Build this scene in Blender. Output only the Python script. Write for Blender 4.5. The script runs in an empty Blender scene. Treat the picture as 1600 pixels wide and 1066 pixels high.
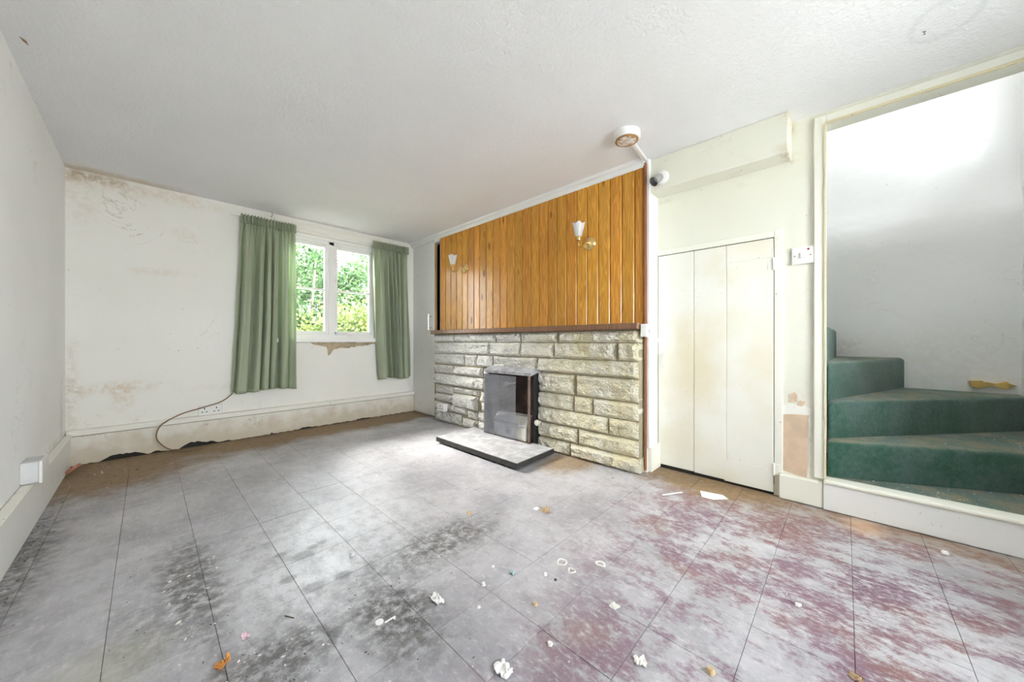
import bpy, bmesh, math, random
from mathutils import Vector, Matrix, noise as mnoise

sc = bpy.context.scene
col = sc.collection
random.seed(7)

# ------------------------------------------------------------------ camera, sky, exposure
cam_d = bpy.data.cameras.new('camera')
cam = bpy.data.objects.new('camera', cam_d); col.objects.link(cam)
cam.location = (0, 0, 1.0)
cam.rotation_euler = (math.radians(90), 0, -math.atan2(570, 545))
cam_d.sensor_width = 36.0; cam_d.lens = 545 / 1600 * 36
cam_d.clip_start = 0.05
sc.camera = cam

SKY = 11.0
wd = bpy.data.worlds.new('overcast_sky'); sc.world = wd
wd.use_nodes = True
bg = wd.node_tree.nodes['Background']
bg.inputs['Color'].default_value = (0.93, 0.97, 1.0, 1); bg.inputs['Strength'].default_value = SKY

sun_d = bpy.data.lights.new('sun', 'SUN'); sun_d.energy = 14.0; sun_d.angle = math.radians(30); sun_d.color = (1.0, 0.95, 0.86)
sun = bpy.data.objects.new('sun', sun_d); col.objects.link(sun)
sun.rotation_euler = Vector((0.15, -0.82, -0.54)).to_track_quat('-Z', 'Y').to_euler()

def portal(name, loc, direction, w, h):
    d = bpy.data.lights.new(name, 'AREA'); d.shape = 'RECTANGLE'; d.size = w; d.size_y = h
    d.cycles.is_portal = True
    o = bpy.data.objects.new(name, d); col.objects.link(o); o.location = loc
    o.rotation_euler = Vector(direction).to_track_quat('-Z', 'Y').to_euler()
portal('window_portal', (1.52, 4.72, 1.6), (0, -1, 0), 1.2, 1.25)
portal('added_rear_window_portal', (1.35, -1.80, 1.46), (0, 1, 0), 2.1, 1.4)
portal('added_rooflight_portal', (3.24, .1, 4.60), (0, 0, -1), .56, 1.15)
portal('stair_window_portal', (3.935, -1.13, 3.0), (0, 1, 0), .55, 1.5)

sc.view_settings.view_transform = 'Standard'; sc.view_settings.look = 'None'
sc.view_settings.gamma = 1.0; sc.view_settings.use_curve_mapping = False
sc.view_settings.exposure = 1.36
sc.cycles.diffuse_bounces = 5; sc.cycles.max_bounces = 8; sc.cycles.transparent_max_bounces = 10
sc.cycles.use_adaptive_sampling = False; sc.cycles.denoising_prefilter = 'NONE'; sc.cycles.use_light_tree = False
sc.cycles.sample_clamp_indirect = 10.0
sc.cycles.use_denoising = True

# ------------------------------------------------------------------ node helper
class NT:
    def __init__(s, name, rough=0.6, spec=0.5):
        s.m = bpy.data.materials.new(name); s.m.use_nodes = True
        s.t = s.m.node_tree; s.n = s.t.nodes; s.l = s.t.links
        s.b = s.n['Principled BSDF']; s.out = s.n['Material Output']
        s.b.inputs['Roughness'].default_value = rough
        s.b.inputs['Specular IOR Level'].default_value = spec
        s._pos = None; s.cache = {}
    def _set(s, sock, v):
        if v is None: return
        if isinstance(v, bpy.types.NodeSocket): s.l.new(v, sock)
        else:
            if sock.type == 'RGBA' and len(v) == 3: v = (*v, 1)
            sock.default_value = v
    def pos(s):
        if s._pos is None: s._pos = s.n.new('ShaderNodeNewGeometry').outputs['Position']
        return s._pos
    def objc(s): return s.n.new('ShaderNodeTexCoord').outputs['Object']
    def rnd(s): return s.n.new('ShaderNodeObjectInfo').outputs['Random']
    def vm(s, op, a, b):
        n = s.n.new('ShaderNodeVectorMath'); n.operation = op
        s._set(n.inputs[0], a); s._set(n.inputs[1], b)
        return n.outputs['Value'] if op in ('LENGTH', 'DOT_PRODUCT') else n.outputs['Vector']
    def ma(s, op, a, b=0.0, clamp=False):
        n = s.n.new('ShaderNodeMath'); n.operation = op; n.use_clamp = clamp
        s._set(n.inputs[0], a); s._set(n.inputs[1], b); return n.outputs[0]
    def noise(s, scale, detail=4, vec=None, rough=0.55, stretch=None, dist=0.0, off=None):
        key = (scale, detail, rough, stretch, dist, off) if vec is None else None
        if key in s.cache: return s.cache[key]
        n = s.n.new('ShaderNodeTexNoise'); n.inputs['Scale'].default_value = scale
        n.inputs['Detail'].default_value = detail; n.inputs['Roughness'].default_value = rough
        n.inputs['Distortion'].default_value = dist
        v = vec if vec is not None else s.pos()
        if stretch: v = s.vm('MULTIPLY', v, stretch)
        if off is not None: v = s.vm('ADD', v, off)
        s.l.new(v, n.inputs['Vector'])
        if key: s.cache[key] = n.outputs['Fac']
        return n.outputs['Fac']
    def voro(s, scale, vec=None, feature='F1'):
        n = s.n.new('ShaderNodeTexVoronoi'); n.feature = feature; n.inputs['Scale'].default_value = scale
        s.l.new(vec if vec is not None else s.pos(), n.inputs['Vector']); return n.outputs['Distance']
    def step(s, v, lo, hi, a=0.0, b=1.0):
        n = s.n.new('ShaderNodeMapRange'); n.interpolation_type = 'SMOOTHSTEP'
        s._set(n.inputs['Value'], v); n.inputs['From Min'].default_value = lo; n.inputs['From Max'].default_value = hi
        n.inputs['To Min'].default_value = a; n.inputs['To Max'].default_value = b
        return n.outputs['Result']
    def mix(s, f, a, b):
        n = s.n.new('ShaderNodeMix'); n.data_type = 'RGBA'
        s._set(n.inputs[0], f); s._set(n.inputs[6], a); s._set(n.inputs[7], b); return n.outputs[2]
    def blob(s, c, r, soft=0.5, wob=0.0, wsc=6.0):
        """1 inside an ellipsoid stain at c with radii r, 0 outside; wobbly rim"""
        v = s.vm('SUBTRACT', s.pos(), c); v = s.vm('DIVIDE', v, r)
        d = s.vm('LENGTH', v, (0, 0, 0))
        if wob: d = s.ma('ADD', d, s.ma('MULTIPLY', s.ma('SUBTRACT', s.noise(9.0, 5, rough=0.68), 0.5), wob * 1.3))
        return s.step(d, 1 - soft, 1 + soft, 1, 0)
    def sep(s, i):
        n = s.n.new('ShaderNodeSeparateXYZ'); s.l.new(s.pos(), n.inputs[0]); return n.outputs[i]
    def mul(s, *a):
        r = a[0]
        for b in a[1:]: r = s.ma('MULTIPLY', r, b)
        return r
    def mx(s, *a):
        r = a[0]
        for b in a[1:]: r = s.ma('MAXIMUM', r, b)
        return r
    def color(s, c): s._set(s.b.inputs['Base Color'], c); return s
    def rough(s, r): s._set(s.b.inputs['Roughness'], r); return s
    def bump(s, h, strength=0.3, dist=0.01):
        n = s.n.new('ShaderNodeBump'); n.inputs['Strength'].default_value = strength; n.inputs['Distance'].default_value = dist
        s.l.new(h, n.inputs['Height']); s.l.new(n.outputs['Normal'], s.b.inputs['Normal']); return s

def plain(name, c, rough=0.6, metal=0.0, spec=0.5, var=0.08, bscale=40, bs=0.1):
    t = NT(name, rough, spec); t.b.inputs['Metallic'].default_value = metal
    f = t.noise(9, 5); t.color(t.mix(t.step(f, 0.3, 0.7), [k * (1 - var) for k in c], [min(1, k * (1 + var)) for k in c]))
    if bs: t.bump(t.noise(bscale, 4), bs, 0.004)
    return t.m

M = {}
# ---- painted plaster walls
def plaster(name, c, stains=(), dirt=0.5, lump=0.12, low=0.0):
    t = NT(name, 0.75, 0.25)
    big = t.noise(0.9, 4); fine = t.noise(60, 3); mid = t.noise(7, 5)
    cc = t.mix(t.step(big, 0.3, 0.75), c, [c[0] * .95, c[1] * .945, c[2] * .93])
    scuff = t.step(t.noise(3.2, 8, rough=0.72, dist=0.6), 0.66, 0.76)
    cc = t.mix(t.ma('MULTIPLY', scuff, 0.30 * dirt), cc, (0.50, 0.43, 0.33))
    speck = t.mul(t.step(t.noise(38, 2, rough=0.4), 0.735, 0.77), t.step(t.noise(2.0, 2), 0.45, 0.6))
    cc = t.mix(t.ma('MULTIPLY', speck, 0.55 * dirt), cc, (0.25, 0.17, 0.10))
    if dirt:
        rd_ = t.ma('ABSOLUTE', t.ma('SUBTRACT', t.noise(2.3, 5, rough=0.6, dist=0.8, off=(4.0, 1.0, 7.0)), 0.5))
        vein = t.mul(t.step(rd_, 0.0, 0.006, 1, 0), t.step(t.noise(1.7, 2, off=(2.0, 8.0, 3.0)), 0.56, 0.66))
        cc = t.mix(t.ma('MULTIPLY', vein, 0.55 * dirt), cc, (0.42, 0.33, 0.22))
    if low:
        zz = t.step(t.ma('ADD', t.sep(2), t.ma('MULTIPLY', t.ma('SUBTRACT', mid, 0.5), 0.5)), 0.02, 0.32, 1, 0)
        cc = t.mix(t.ma('MULTIPLY', zz, low), cc, (0.45, 0.34, 0.20))
    for (p, r, scol, amt, wob) in stains:
        cc = t.mix(t.ma('MULTIPLY', t.mul(t.blob(p, r, 0.8, wob, 9.0), t.step(t.noise(24, 6, rough=0.7), 0.35, 0.62)), amt * 0.55), cc, scol)
    t.color(cc)
    h = t.ma('ADD', t.ma('MULTIPLY', t.noise(2.6, 3), 1.0), t.ma('ADD', t.ma('MULTIPLY', mid, 0.22), t.ma('MULTIPLY', fine, 0.04)))
    t.bump(h, lump * 2, 0.05)
    return t.m
BR = (0.34, 0.22, 0.10); OC = (0.55, 0.38, 0.18)
M['wall_back'] = plaster('painted_plaster_back', (0.87, 0.855, 0.81), [
    ((-0.36, 4.47, 2.34), (0.22, 0.3, 0.04), BR, 1.2, 1.2), ((-0.05, 4.47, 2.29), (0.45, 0.3, 0.035), OC, 0.5, 1.4),
    ((0.15, 4.47, 2.34), (0.25, 0.3, 0.025), OC, 0.5, 1.2), ((-0.38, 4.47, 2.15), (0.10, 0.3, 0.20), OC, 0.35, 1.6),
    ((-0.20, 4.47, 0.60), (0.22, 0.3, 0.045), OC, 0.75, 1.9), ((-0.15, 4.47, 0.50), (0.06, 0.3, 0.10), OC, 0.6, 1.6),
    ((0.10, 4.47, 1.62), (0.13, 0.3, 0.03), OC, 0.5, 2.0), ((0.25, 4.47, 1.98), (0.10, 0.3, 0.05), OC, 0.3, 2.2),
    ((-0.42, 4.47, 0.60), (0.04, 0.3, 0.30), BR, 0.6, 1.5), 
    ((0.6, 4.47, 0.55), (0.3, 0.3, 0.03), OC, 0.25, 2.0)], 0.8, 0.12, 0.3)
M['wall_left'] = plaster('painted_plaster_left', (0.92, 0.925, 0.92), [
    ((-0.45, 4.3, 0.42), (0.3, 0.05, 0.22), BR, 0.6, 1.5), 
    ((-0.45, 3.9, 0.27), (0.3, 0.35, 0.03), BR, 0.5, 1.2)], 0.55, 0.10)
M['wall_side'] = plaster('cream_painted_plaster', (0.80, 0.79, 0.685), [
    ((2.82, 0.27, 2.17), (0.3, 0.05, 0.02), OC, 0.6, 1.5), ((2.82, 0.10, 1.5), (0.3, 0.03, 0.09), BR, 0.35, 1.6),
    ((2.65, 1.06, 2.10), (0.3, 0.10, 0.02), BR, 0.5, 1.4), ((2.65, 0.26, 2.13), (0.3, 0.035, 0.02), BR, 0.8, 1.4),
    ((2.65, 0.25, 2.34), (0.3, 0.03, 0.05), OC, 0.6, 1.4), ((2.82, 0.24, 0.6), (0.3, 0.13, 0.12), (0.62, 0.58, 0.48), 0.5, 1.6)], 0.7, 0.10, 0.2)
M['wall_stair'] = plaster('stairwell_plaster', (0.90, 0.89, 0.88), [
    ((4.25, -0.5, 0.8), (0.4, 0.5, 0.25), (0.80, 0.74, 0.60), 0.6, 0.8),
    ((4.25, 0.0, 0.95), (0.4, 0.10, 0.06), BR, 0.35, 1.6)], 0.4, 0.12)
# ---- artex ceiling
t = NT('textured_ceiling', 0.9, 0.1)
cc = t.mix(t.step(t.noise(0.8, 4), 0.3, 0.7), (0.89, 0.89, 0.895), (0.85, 0.85, 0.86))
rv = t.vm('DIVIDE', t.vm('SUBTRACT', t.pos(), (2.36, -0.31, 2.38)), (0.13, 0.10, 1.0))
rd = t.ma('ADD', t.vm('LENGTH', rv, (0, 0, 0)), t.ma('MULTIPLY', t.ma('SUBTRACT', t.noise(12, 3), 0.5), 0.25))
ring = t.mul(t.step(rd, 0.75, 1.0), t.step(rd, 1.0, 1.2, 1, 0))
cc = t.mix(t.ma('MULTIPLY', ring, 0.14), cc, (0.42, 0.42, 0.42))
cc = t.mix(t.mul(t.step(rd, 0.5, 0.9, 1, 0), t.step(t.noise(30, 2), 0.66, 0.70)), cc, (0.08, 0.06, 0.05))
cc = t.mix(t.ma('MULTIPLY', t.blob((-0.2, 4.46, 2.38), (0.4, 0.10, 0.2), 0.6, 1.3, 7), 0.45), cc, OC)
t.color(cc)
t.bump(t.ma('ADD', t.noise(55, 3, rough=0.6), t.ma('MULTIPLY', t.noise(5, 3), 1.2)), 0.42, 0.012)
M['ceiling'] = t.m
# ---- gloss painted timber
def paint(name, c, dirt=0.35, rough=0.45):
    t = NT(name, rough, 0.4)
    n1 = t.step(t.noise(5, 8, rough=0.7), 0.58, 0.75)
    cc = t.mix(t.ma('MULTIPLY', n1, dirt), c, (0.52, 0.43, 0.28))
    sp = t.step(t.noise(45, 3), 0.70, 0.74)
    cc = t.mix(t.ma('MULTIPLY', sp, dirt), cc, (0.25, 0.16, 0.08))
    t.color(cc); t.bump(t.ma('ADD', t.noise(9, 4), t.ma('MULTIPLY', t.noise(70, 2), 0.2)), 0.12, 0.01)
    return t.m
M['paint_white'] = paint('white_gloss_paint', (0.85, 0.85, 0.83), 0.30)
M['paint_cream'] = paint('cream_gloss_paint', (0.84, 0.83, 0.73), 0.45)
M['paint_grimy'] = paint('grimy_white_paint', (0.84, 0.82, 0.75), 0.75)
M['paint_edge'] = paint('yellowed_paint', (0.72, 0.64, 0.42), 0.8)
M['skirting'] = plaster('skirting_paint', (0.85, 0.835, 0.77), [], 1.3, 0.08, 0.55)
M['door_paint'] = None
t = NT('cream_door_paint', 0.42, 0.4)
cc = t.mix(t.step(t.noise(1.4, 5), 0.42, 0.66), (0.85, 0.84, 0.76), (0.80, 0.75, 0.60))
cc = t.mix(t.ma('MULTIPLY', t.blob((2.82, 0.83, 0.75), (0.3, 0.20, 0.28), 0.7, 1.0, 4), 0.45), cc, (0.70, 0.58, 0.34))
cc = t.mix(t.ma('MULTIPLY', t.blob((2.82, 0.9, 0.25), (0.3, 0.18, 0.14), 0.7, 1.0, 4), 0.35), cc, (0.70, 0.58, 0.34))
cc = t.mix(t.mul(t.step(t.noise(95, 2), 0.72, 0.75), t.step(t.noise(3, 2), 0.5, 0.62)), cc, (0.30, 0.18, 0.08))
t.color(cc); t.bump(t.noise(8, 4), 0.10, 0.01); M['door_paint'] = t.m
# ---- floor tile: thermoplastic tiles under dust and dirt
t = NT('dusty_vinyl_tile', 0.5, 0.65)
r = t.rnd()
P = t.pos()
base = t.mix(r, (0.29, 0.28, 0.305), (0.335, 0.325, 0.35))
streak = t.noise(5.5, 8, stretch=(1.9, 1.0, 1), rough=0.78)
dust = t.step(t.noise(1.6, 8, rough=0.66, dist=0.3), 0.30, 0.68)
cc = t.mix(t.ma('MULTIPLY', dust, 0.85), base, (0.56, 0.55, 0.575))
mott = t.noise(11, 9, stretch=(1.3, 0.9, 1), rough=0.75)
cc = t.mix(t.ma('MULTIPLY', t.step(mott, 0.46, 0.62), 0.35), cc, (0.22, 0.212, 0.225))
fine = t.noise(30, 6, stretch=(1.6, 0.8, 1), rough=0.7)
cc = t.mix(t.ma('MULTIPLY', t.step(fine, 0.5, 0.75), 0.55), cc, (0.68, 0.67, 0.685))
cc = t.mix(t.ma('MULTIPLY', t.step(t.noise(34, 5, rough=0.7, off=(3, 5, 0)), 0.55, 0.78), 0.40), cc, (0.20, 0.19, 0.20))
cc = t.mix(t.ma('MULTIPLY', t.mul(t.blob((0.62, 1.75, 0), (0.42, 0.55, 1), 0.6, 0.8, 5), t.step(mott, 0.62, 0.40)), 0.55), cc, (0.70, 0.70, 0.72))  # pale dust patch with the window's floor reflection painted in
# bare purple-red vinyl where feet have cleared the dust, by the stairs
reg = t.mx(t.blob((2.15, 0.05, 0), (1.15, 0.95, 1), 0.45, 0.7, 1.6), t.ma('MULTIPLY', t.blob((1.0, 0.35, 0), (0.55, 0.45, 1), 0.5, 0.8, 2), 0.8),
           t.ma('MULTIPLY', t.blob((2.5, -0.6, 0), (0.9, 0.8, 1), 0.5, 0.6, 2), 0.9))
purp = t.mul(reg, t.step(t.ma('ADD', streak, t.ma('MULTIPLY', t.noise(1.7, 3, off=(9, 2, 0)), 0.5)), 0.69, 0.81))
pc = t.mix(t.step(t.ma('ADD', t.noise(2.2, 3), t.ma('MULTIPLY', t.sep(0), 0.12)), 0.66, 0.86), (0.150, 0.050, 0.095), (0.185, 0.052, 0.042))
pc = t.mix(t.ma('MULTIPLY', t.step(t.noise(50, 4), 0.5, 0.75), 0.4), pc, (0.36, 0.28, 0.32))
cc = t.mix(t.ma('MULTIPLY', t.mul(purp, t.step(t.noise(30, 6, stretch=(1.6, 0.8, 1), rough=0.7), 0.72, 0.44)), 0.85), cc, pc)
# brown earth along the back wall, by the cupboard and in the corner
brn = t.mx(t.step(t.ma('ADD', t.sep(1), t.ma('MULTIPLY', t.ma('SUBTRACT', t.noise(3, 6), 0.5), 0.8)), 3.72, 4.12),
           t.blob((-0.25, 4.05, 0), (0.55, 0.55, 1), 0.45, 0.9, 3), t.blob((2.78, 0.72, 0), (0.30, 0.55, 1), 0.4, 0.7, 4),
           t.ma('MULTIPLY', t.blob((2.48, 1.66, 0), (0.35, 0.20, 1), 0.4, 0.5, 5), 0.9),
           t.ma('MULTIPLY', t.blob((2.70, -0.2, 0), (0.10, 0.7, 1), 0.6, 0.7, 4), 0.6))
bc = t.mix(t.noise(22, 6), (0.13, 0.076, 0.032), (0.38, 0.25, 0.11))
cc = t.mix(t.ma('MULTIPLY', brn, 0.9), cc, bc)
# black grime patches and old paw-shaped prints
grime = t.mx(*[t.ma('MULTIPLY', t.blob(c, rr, 0.7, 1.1, 7), k) for c, rr, k in (
    ((1.02, 1.45, 0), (0.27, 0.13, 1), .9), ((0.63, 1.18, 0), (0.13, 0.22, 1), 1.0), ((0.72, 1.42, 0), (0.20, 0.14, 1), .55),
    ((0.12, 1.95, 0), (0.10, 0.42, 1), .9), ((0.27, 1.28, 0), (0.20, 0.14, 1), .9), ((0.02, 1.75, 0), (0.12, 0.25, 1), .5),
    ((-0.40, 2.7, 0), (0.10, 0.7, 1), .8))])
grime = t.mul(grime, t.step(t.noise(24, 6, rough=0.7), 0.32, 0.60))
cc = t.mix(t.ma('MULTIPLY', grime, 0.9), cc, (0.065, 0.06, 0.05))
spots = t.mx(*[t.blob(c, (rr, rr * .8, 1), 0.35, 0.35, 20) for c, rr in (
    ((0.50, 1.83, 0), .045), ((0.555, 1.87, 0), .026), ((0.60, 1.88, 0), .024), ((0.43, 1.91, 0), .024), ((0.47, 1.56, 0), .042), ((0.58, 1.55, 0), .034), ((0.41, 1.69, 0), .03))])
cc = t.mix(t.ma('MULTIPLY', spots, 0.6), cc, (0.11, 0.105, 0.11))
cc = t.mix(t.ma('MULTIPLY', t.blob((-0.10, 1.62, 0), (0.13, 0.13, 1), 0.7, 0.8, 8), 0.25), cc, (0.42, 0.42, 0.22))
cc = t.mix(t.ma('MULTIPLY', t.blob((2.66, -0.07, 0), (0.10, 0.07, 1), 0.7, 0.9, 14), 0.55), cc, (0.62, 0.38, 0.22))
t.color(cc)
t.rough(t.mix(t.mx(brn, t.ma('MULTIPLY', grime, .8)), t.step(t.noise(3, 6), 0.3, 0.75, 0.31, 0.50), (0.85, 0.85, 0.85)))
t.bump(t.ma('ADD', t.noise(70, 3), t.ma('MULTIPLY', t.noise(6, 3), 0.8)), 0.25, 0.006)
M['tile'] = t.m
M['subfloor'] = plain('dirty_subfloor', (0.16, 0.155, 0.15), 0.9)
# ---- stone
t = NT('buff_rock_faced_stone', 0.85, 0.2)
rr_ = t.rnd()
cc = t.mix(rr_, (0.80, 0.76, 0.62), (0.74, 0.70, 0.59))
cc = t.mix(t.ma('MULTIPLY', t.step(t.noise(9, 7, rough=0.7), 0.48, 0.68), 0.65), cc, (0.52, 0.42, 0.20))
cc = t.mix(t.ma('MULTIPLY', t.step(t.noise(40, 4), 0.42, 0.7), 0.5), cc, (0.84, 0.83, 0.78))
cc = t.mix(t.ma('MULTIPLY', t.mul(t.step(t.sep(1), 2.2, 1.5), t.step(t.noise(5, 5), 0.36, 0.6)), 0.45), cc, (0.72, 0.62, 0.33))
cc = t.mix(t.ma('MULTIPLY', t.step(t.sep(1), 1.7, 2.8), 0.65), cc, t.mix(t.noise(14, 5), (0.66, 0.66, 0.655), (0.84, 0.84, 0.85)))  # whiter towards the window: dust, plus window light painted into the colour
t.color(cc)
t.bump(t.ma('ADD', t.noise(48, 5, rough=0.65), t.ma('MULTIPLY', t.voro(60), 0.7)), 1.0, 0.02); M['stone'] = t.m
M['mortar'] = plain('sandy_mortar', (0.36, 0.31, 0.20), 0.9, bs=0.4)
# ---- varnished pine
def pine(name, c1, c2, rough=0.33):
    t = NT(name, rough, 0.5)
    o = t.objc(); r = t.rnd()
    n = t.n.new('ShaderNodeCombineXYZ'); t.l.new(t.ma('MULTIPLY', r, 37.0), n.inputs[0]); t.l.new(t.ma('MULTIPLY', r, 91.0), n.inputs[2])
    v = t.vm('ADD', o, n.outputs[0])
    g = t.noise(2.2, 3, vec=t.vm('MULTIPLY', v, (3.0, 7.0, 0.35)), dist=0.15)
    rings = t.ma('SINE', t.ma('MULTIPLY', g, 95.0))
    rings = t.step(rings, -0.6, 1.0)
    fib = t.noise(60, 4, vec=t.vm('MULTIPLY', v, (1, 1, 0.04)))
    cc = t.mix(rings, c1, c2)
    cc = t.mix(t.ma('MULTIPLY', t.step(fib, 0.45, 0.7), 0.4), cc, [k * 0.72 for k in c1])
    kn = t.voro(1.0, vec=t.vm('MULTIPLY', v, (0.1, 7.0, 2.1)))
    cc = t.mix(t.step(kn, 0.055, 0.13, 0.85, 0), cc, (0.13, 0.045, 0.012))
    hs = t.n.new('ShaderNodeHueSaturation'); t.l.new(cc, hs.inputs['Color'])
    t.l.new(t.step(r, 0, 1, 0.86, 1.10), hs.inputs['Value']); t.l.new(t.step(t.ma('FRACT', t.ma('MULTIPLY', r, 7.3)), 0, 1, 0.494, 0.503), hs.inputs['Hue'])
    t.color(hs.outputs['Color']); t.bump(t.ma('ADD', fib, rings), 0.06, 0.003)
    return t.m
M['pine'] = pine('varnished_pine', (0.56, 0.25, 0.030), (0.74, 0.365, 0.050), 0.26)
M['shelf_wood'] = pine('brown_shelf_wood', (0.24, 0.125, 0.06), (0.33, 0.18, 0.09), 0.35)
M['red_wood'] = plain('reddish_wood', (0.26, 0.085, 0.025), 0.5)
M['tan_wood'] = plain('raw_timber_edge', (0.55, 0.36, 0.18), 0.7)
M['dark'] = plain('dark_shade_paint', (0.03, 0.027, 0.022), 0.9)  # near-black colour painted as the shade in gaps and hollows
# ---- carpet
t = NT('green_cut_pile_carpet', 0.95, 0.1)
up = t.n.new('ShaderNodeSeparateXYZ'); g = t.n.new('ShaderNodeNewGeometry'); t.l.new(g.outputs['True Normal'], up.inputs[0])
pile = t.noise(260, 3); worn = t.ma('ADD', t.ma('MULTIPLY', t.noise(4.5, 5, rough=0.6), 0.6), t.ma('MULTIPLY', t.noise(38, 4), 0.4))
cc = t.mix(t.step(worn, 0.38, 0.62), (0.016, 0.085, 0.048), (0.075, 0.135, 0.115))
cc = t.mix(t.ma('MULTIPLY', t.step(pile, 0.4, 0.7), 0.5), cc, (0.10, 0.16, 0.14))
crumbs = t.mul(t.step(t.noise(7, 6, rough=0.7), 0.40, 0.62), t.step(up.outputs[2], 0.6, 0.9))
cc = t.mix(t.ma('MULTIPLY', crumbs, 0.65), cc, t.mix(t.noise(40, 3), (0.14, 0.10, 0.04), (0.35, 0.28, 0.14)))
t.color(cc); t.bump(t.ma('ADD', pile, t.ma('MULTIPLY', t.noise(90, 3), 0.8)), 0.7, 0.006)
t.b.inputs['Sheen Weight'].default_value = 0.35; t.b.inputs['Sheen Roughness'].default_value = 0.5
M['carpet'] = t.m
# ---- curtain fabric
t = NT('sage_green_curtain_cloth', 0.9, 0.1)
weave = t.noise(300, 2, stretch=(1, 1, 0.25))
cc = t.mix(t.step(t.noise(2.5, 4), 0.3, 0.7), (0.50, 0.545, 0.40), (0.56, 0.605, 0.46))
cc = t.mix(t.ma('MULTIPLY', weave, 0.3), cc, (0.62, 0.66, 0.53))
t.color(cc); t.bump(weave, 0.15, 0.002)
tr = t.n.new('ShaderNodeBsdfTranslucent'); tr.inputs['Color'].default_value = (0.55, 0.66, 0.48, 1)
mxs = t.n.new('ShaderNodeMixShader'); mxs.inputs[0].default_value = 0.35
t.l.new(t.b.outputs[0], mxs.inputs[1]); t.l.new(tr.outputs[0], mxs.inputs[2]); t.l.new(mxs.outputs[0], t.out.inputs['Surface'])
M['curtain'] = t.m
# ---- thin window glass / dusty sheet
def thin_glass(name, tint, dustamt=0.0, dustcol=(0.6, 0.6, 0.64)):
    t = NT(name)
    tp = t.n.new('ShaderNodeBsdfTransparent'); tp.inputs['Color'].default_value = (*tint, 1)
    gl = t.n.new('ShaderNodeBsdfGlossy'); gl.inputs['Roughness'].default_value = 0.03
    lw = t.n.new('ShaderNodeFresnel'); lw.inputs['IOR'].default_value = 1.35
    a = t.n.new('ShaderNodeMixShader'); t.l.new(lw.outputs[0], a.inputs[0]); t.l.new(tp.outputs[0], a.inputs[1]); t.l.new(gl.outputs[0], a.inputs[2])
    res = a
    if dustamt:
        df = t.n.new('ShaderNodeBsdfDiffuse'); df.inputs['Color'].default_value = (*dustcol, 1)
        b = t.n.new('ShaderNodeMixShader'); f = t.step(t.noise(14, 6, rough=0.65), 0.25, 0.8, dustamt * 0.7, dustamt * 1.25)
        t.l.new(f, b.inputs[0]); t.l.new(a.outputs[0], b.inputs[1]); t.l.new(df.outputs[0], b.inputs[2]); res = b
    t.l.new(res.outputs[0], t.out.inputs['Surface']); return t.m
M['glass'] = thin_glass('window_glass', (0.97, 0.98, 0.98))
M['dusty_glass'] = thin_glass('dusty_sheet', (0.85, 0.86, 0.9), 0.19, (0.55, 0.56, 0.60))
M['brass'] = plain('polished_brass', (0.80, 0.58, 0.24), 0.25, 1.0, var=0.1, bs=0)
t = NT('frosted_lamp_glass', 0.35, 0.5); t.color((0.88, 0.87, 0.84)); t.b.inputs['Transmission Weight'].default_value = 0.35; M['lampglass'] = t.m
M['plastic'] = plain('white_plastic', (0.84, 0.83, 0.80), 0.35, var=0.03, bs=0)
M['plastic_grey'] = plain('dusty_grey_plastic', (0.66, 0.66, 0.66), 0.5, var=0.08)
M['black'] = plain('black_slots', (0.015, 0.015, 0.015), 0.5, bs=0)
M['red'] = plain('red_neon_lens', (0.45, 0.03, 0.03), 0.3, bs=0)
M['rust'] = None
t = NT('rusty_stained_plate', 0.6, 0.3)
t.color(t.mix(t.step(t.noise(45, 5, rough=0.7), 0.45, 0.62), (0.80, 0.78, 0.72), (0.48, 0.24, 0.09))); M['rust'] = t.m
M['rust_ring'] = plain('rust_ring', (0.45, 0.25, 0.10), 0.7, var=0.3)
M['steel'] = plain('dull_steel', (0.55, 0.55, 0.56), 0.4, 0.9)
t = NT('sooty_stove_iron', 0.6, 0.4)
t.color(t.mix(t.step(t.noise(8, 6), 0.35, 0.7), (0.045, 0.028, 0.022), (0.13, 0.075, 0.055))); t.bump(t.noise(60, 4), 0.2, 0.004); M['iron'] = t.m
M['iron_tube'] = plain('brown_iron_tube', (0.20, 0.14, 0.11), 0.45, 0.3, var=0.3)
t = NT('dusty_grey_metal', 0.55, 0.4)
t.color(t.mix(t.step(t.noise(12, 6, rough=0.7), 0.35, 0.7), (0.24, 0.24, 0.26), (0.44, 0.44, 0.46))); t.bump(t.noise(60, 4), 0.15, 0.004); M['grey_metal'] = t.m
t = NT('pale_dusty_enamel', 0.55, 0.4)
t.color(t.mix(t.step(t.noise(12, 6, rough=0.7), 0.35, 0.72), (0.66, 0.65, 0.62), (0.50, 0.45, 0.38))); M['enamel'] = t.m
t = NT('dusty_slate', 0.7, 0.3); gg = t.n.new('ShaderNodeNewGeometry'); sx = t.n.new('ShaderNodeSeparateXYZ'); t.l.new(gg.outputs['True Normal'], sx.inputs[0])
slate = t.mix(t.noise(14, 6), (0.022, 0.021, 0.02), (0.06, 0.058, 0.055))
dustc = t.mix(t.step(t.noise(10, 7, rough=0.7), 0.4, 0.7), (0.33, 0.325, 0.335), (0.50, 0.495, 0.515))
t.color(t.mix(t.step(sx.outputs[2], 0.6, 0.9), slate, dustc)); t.bump(t.noise(35, 5), 0.3, 0.005); M['slate'] = t.m
M['cable'] = plain('brown_cable', (0.20, 0.125, 0.06), 0.5, bs=0)
M['bare_plaster'] = plain('bare_pink_plaster', (0.66, 0.50, 0.36), 0.9, var=0.12, bscale=14, bs=0.2)
M['old_plaster'] = plain('crumbling_brown_plaster', (0.42, 0.34, 0.23), 0.95, var=0.3, bs=0.5)
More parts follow.
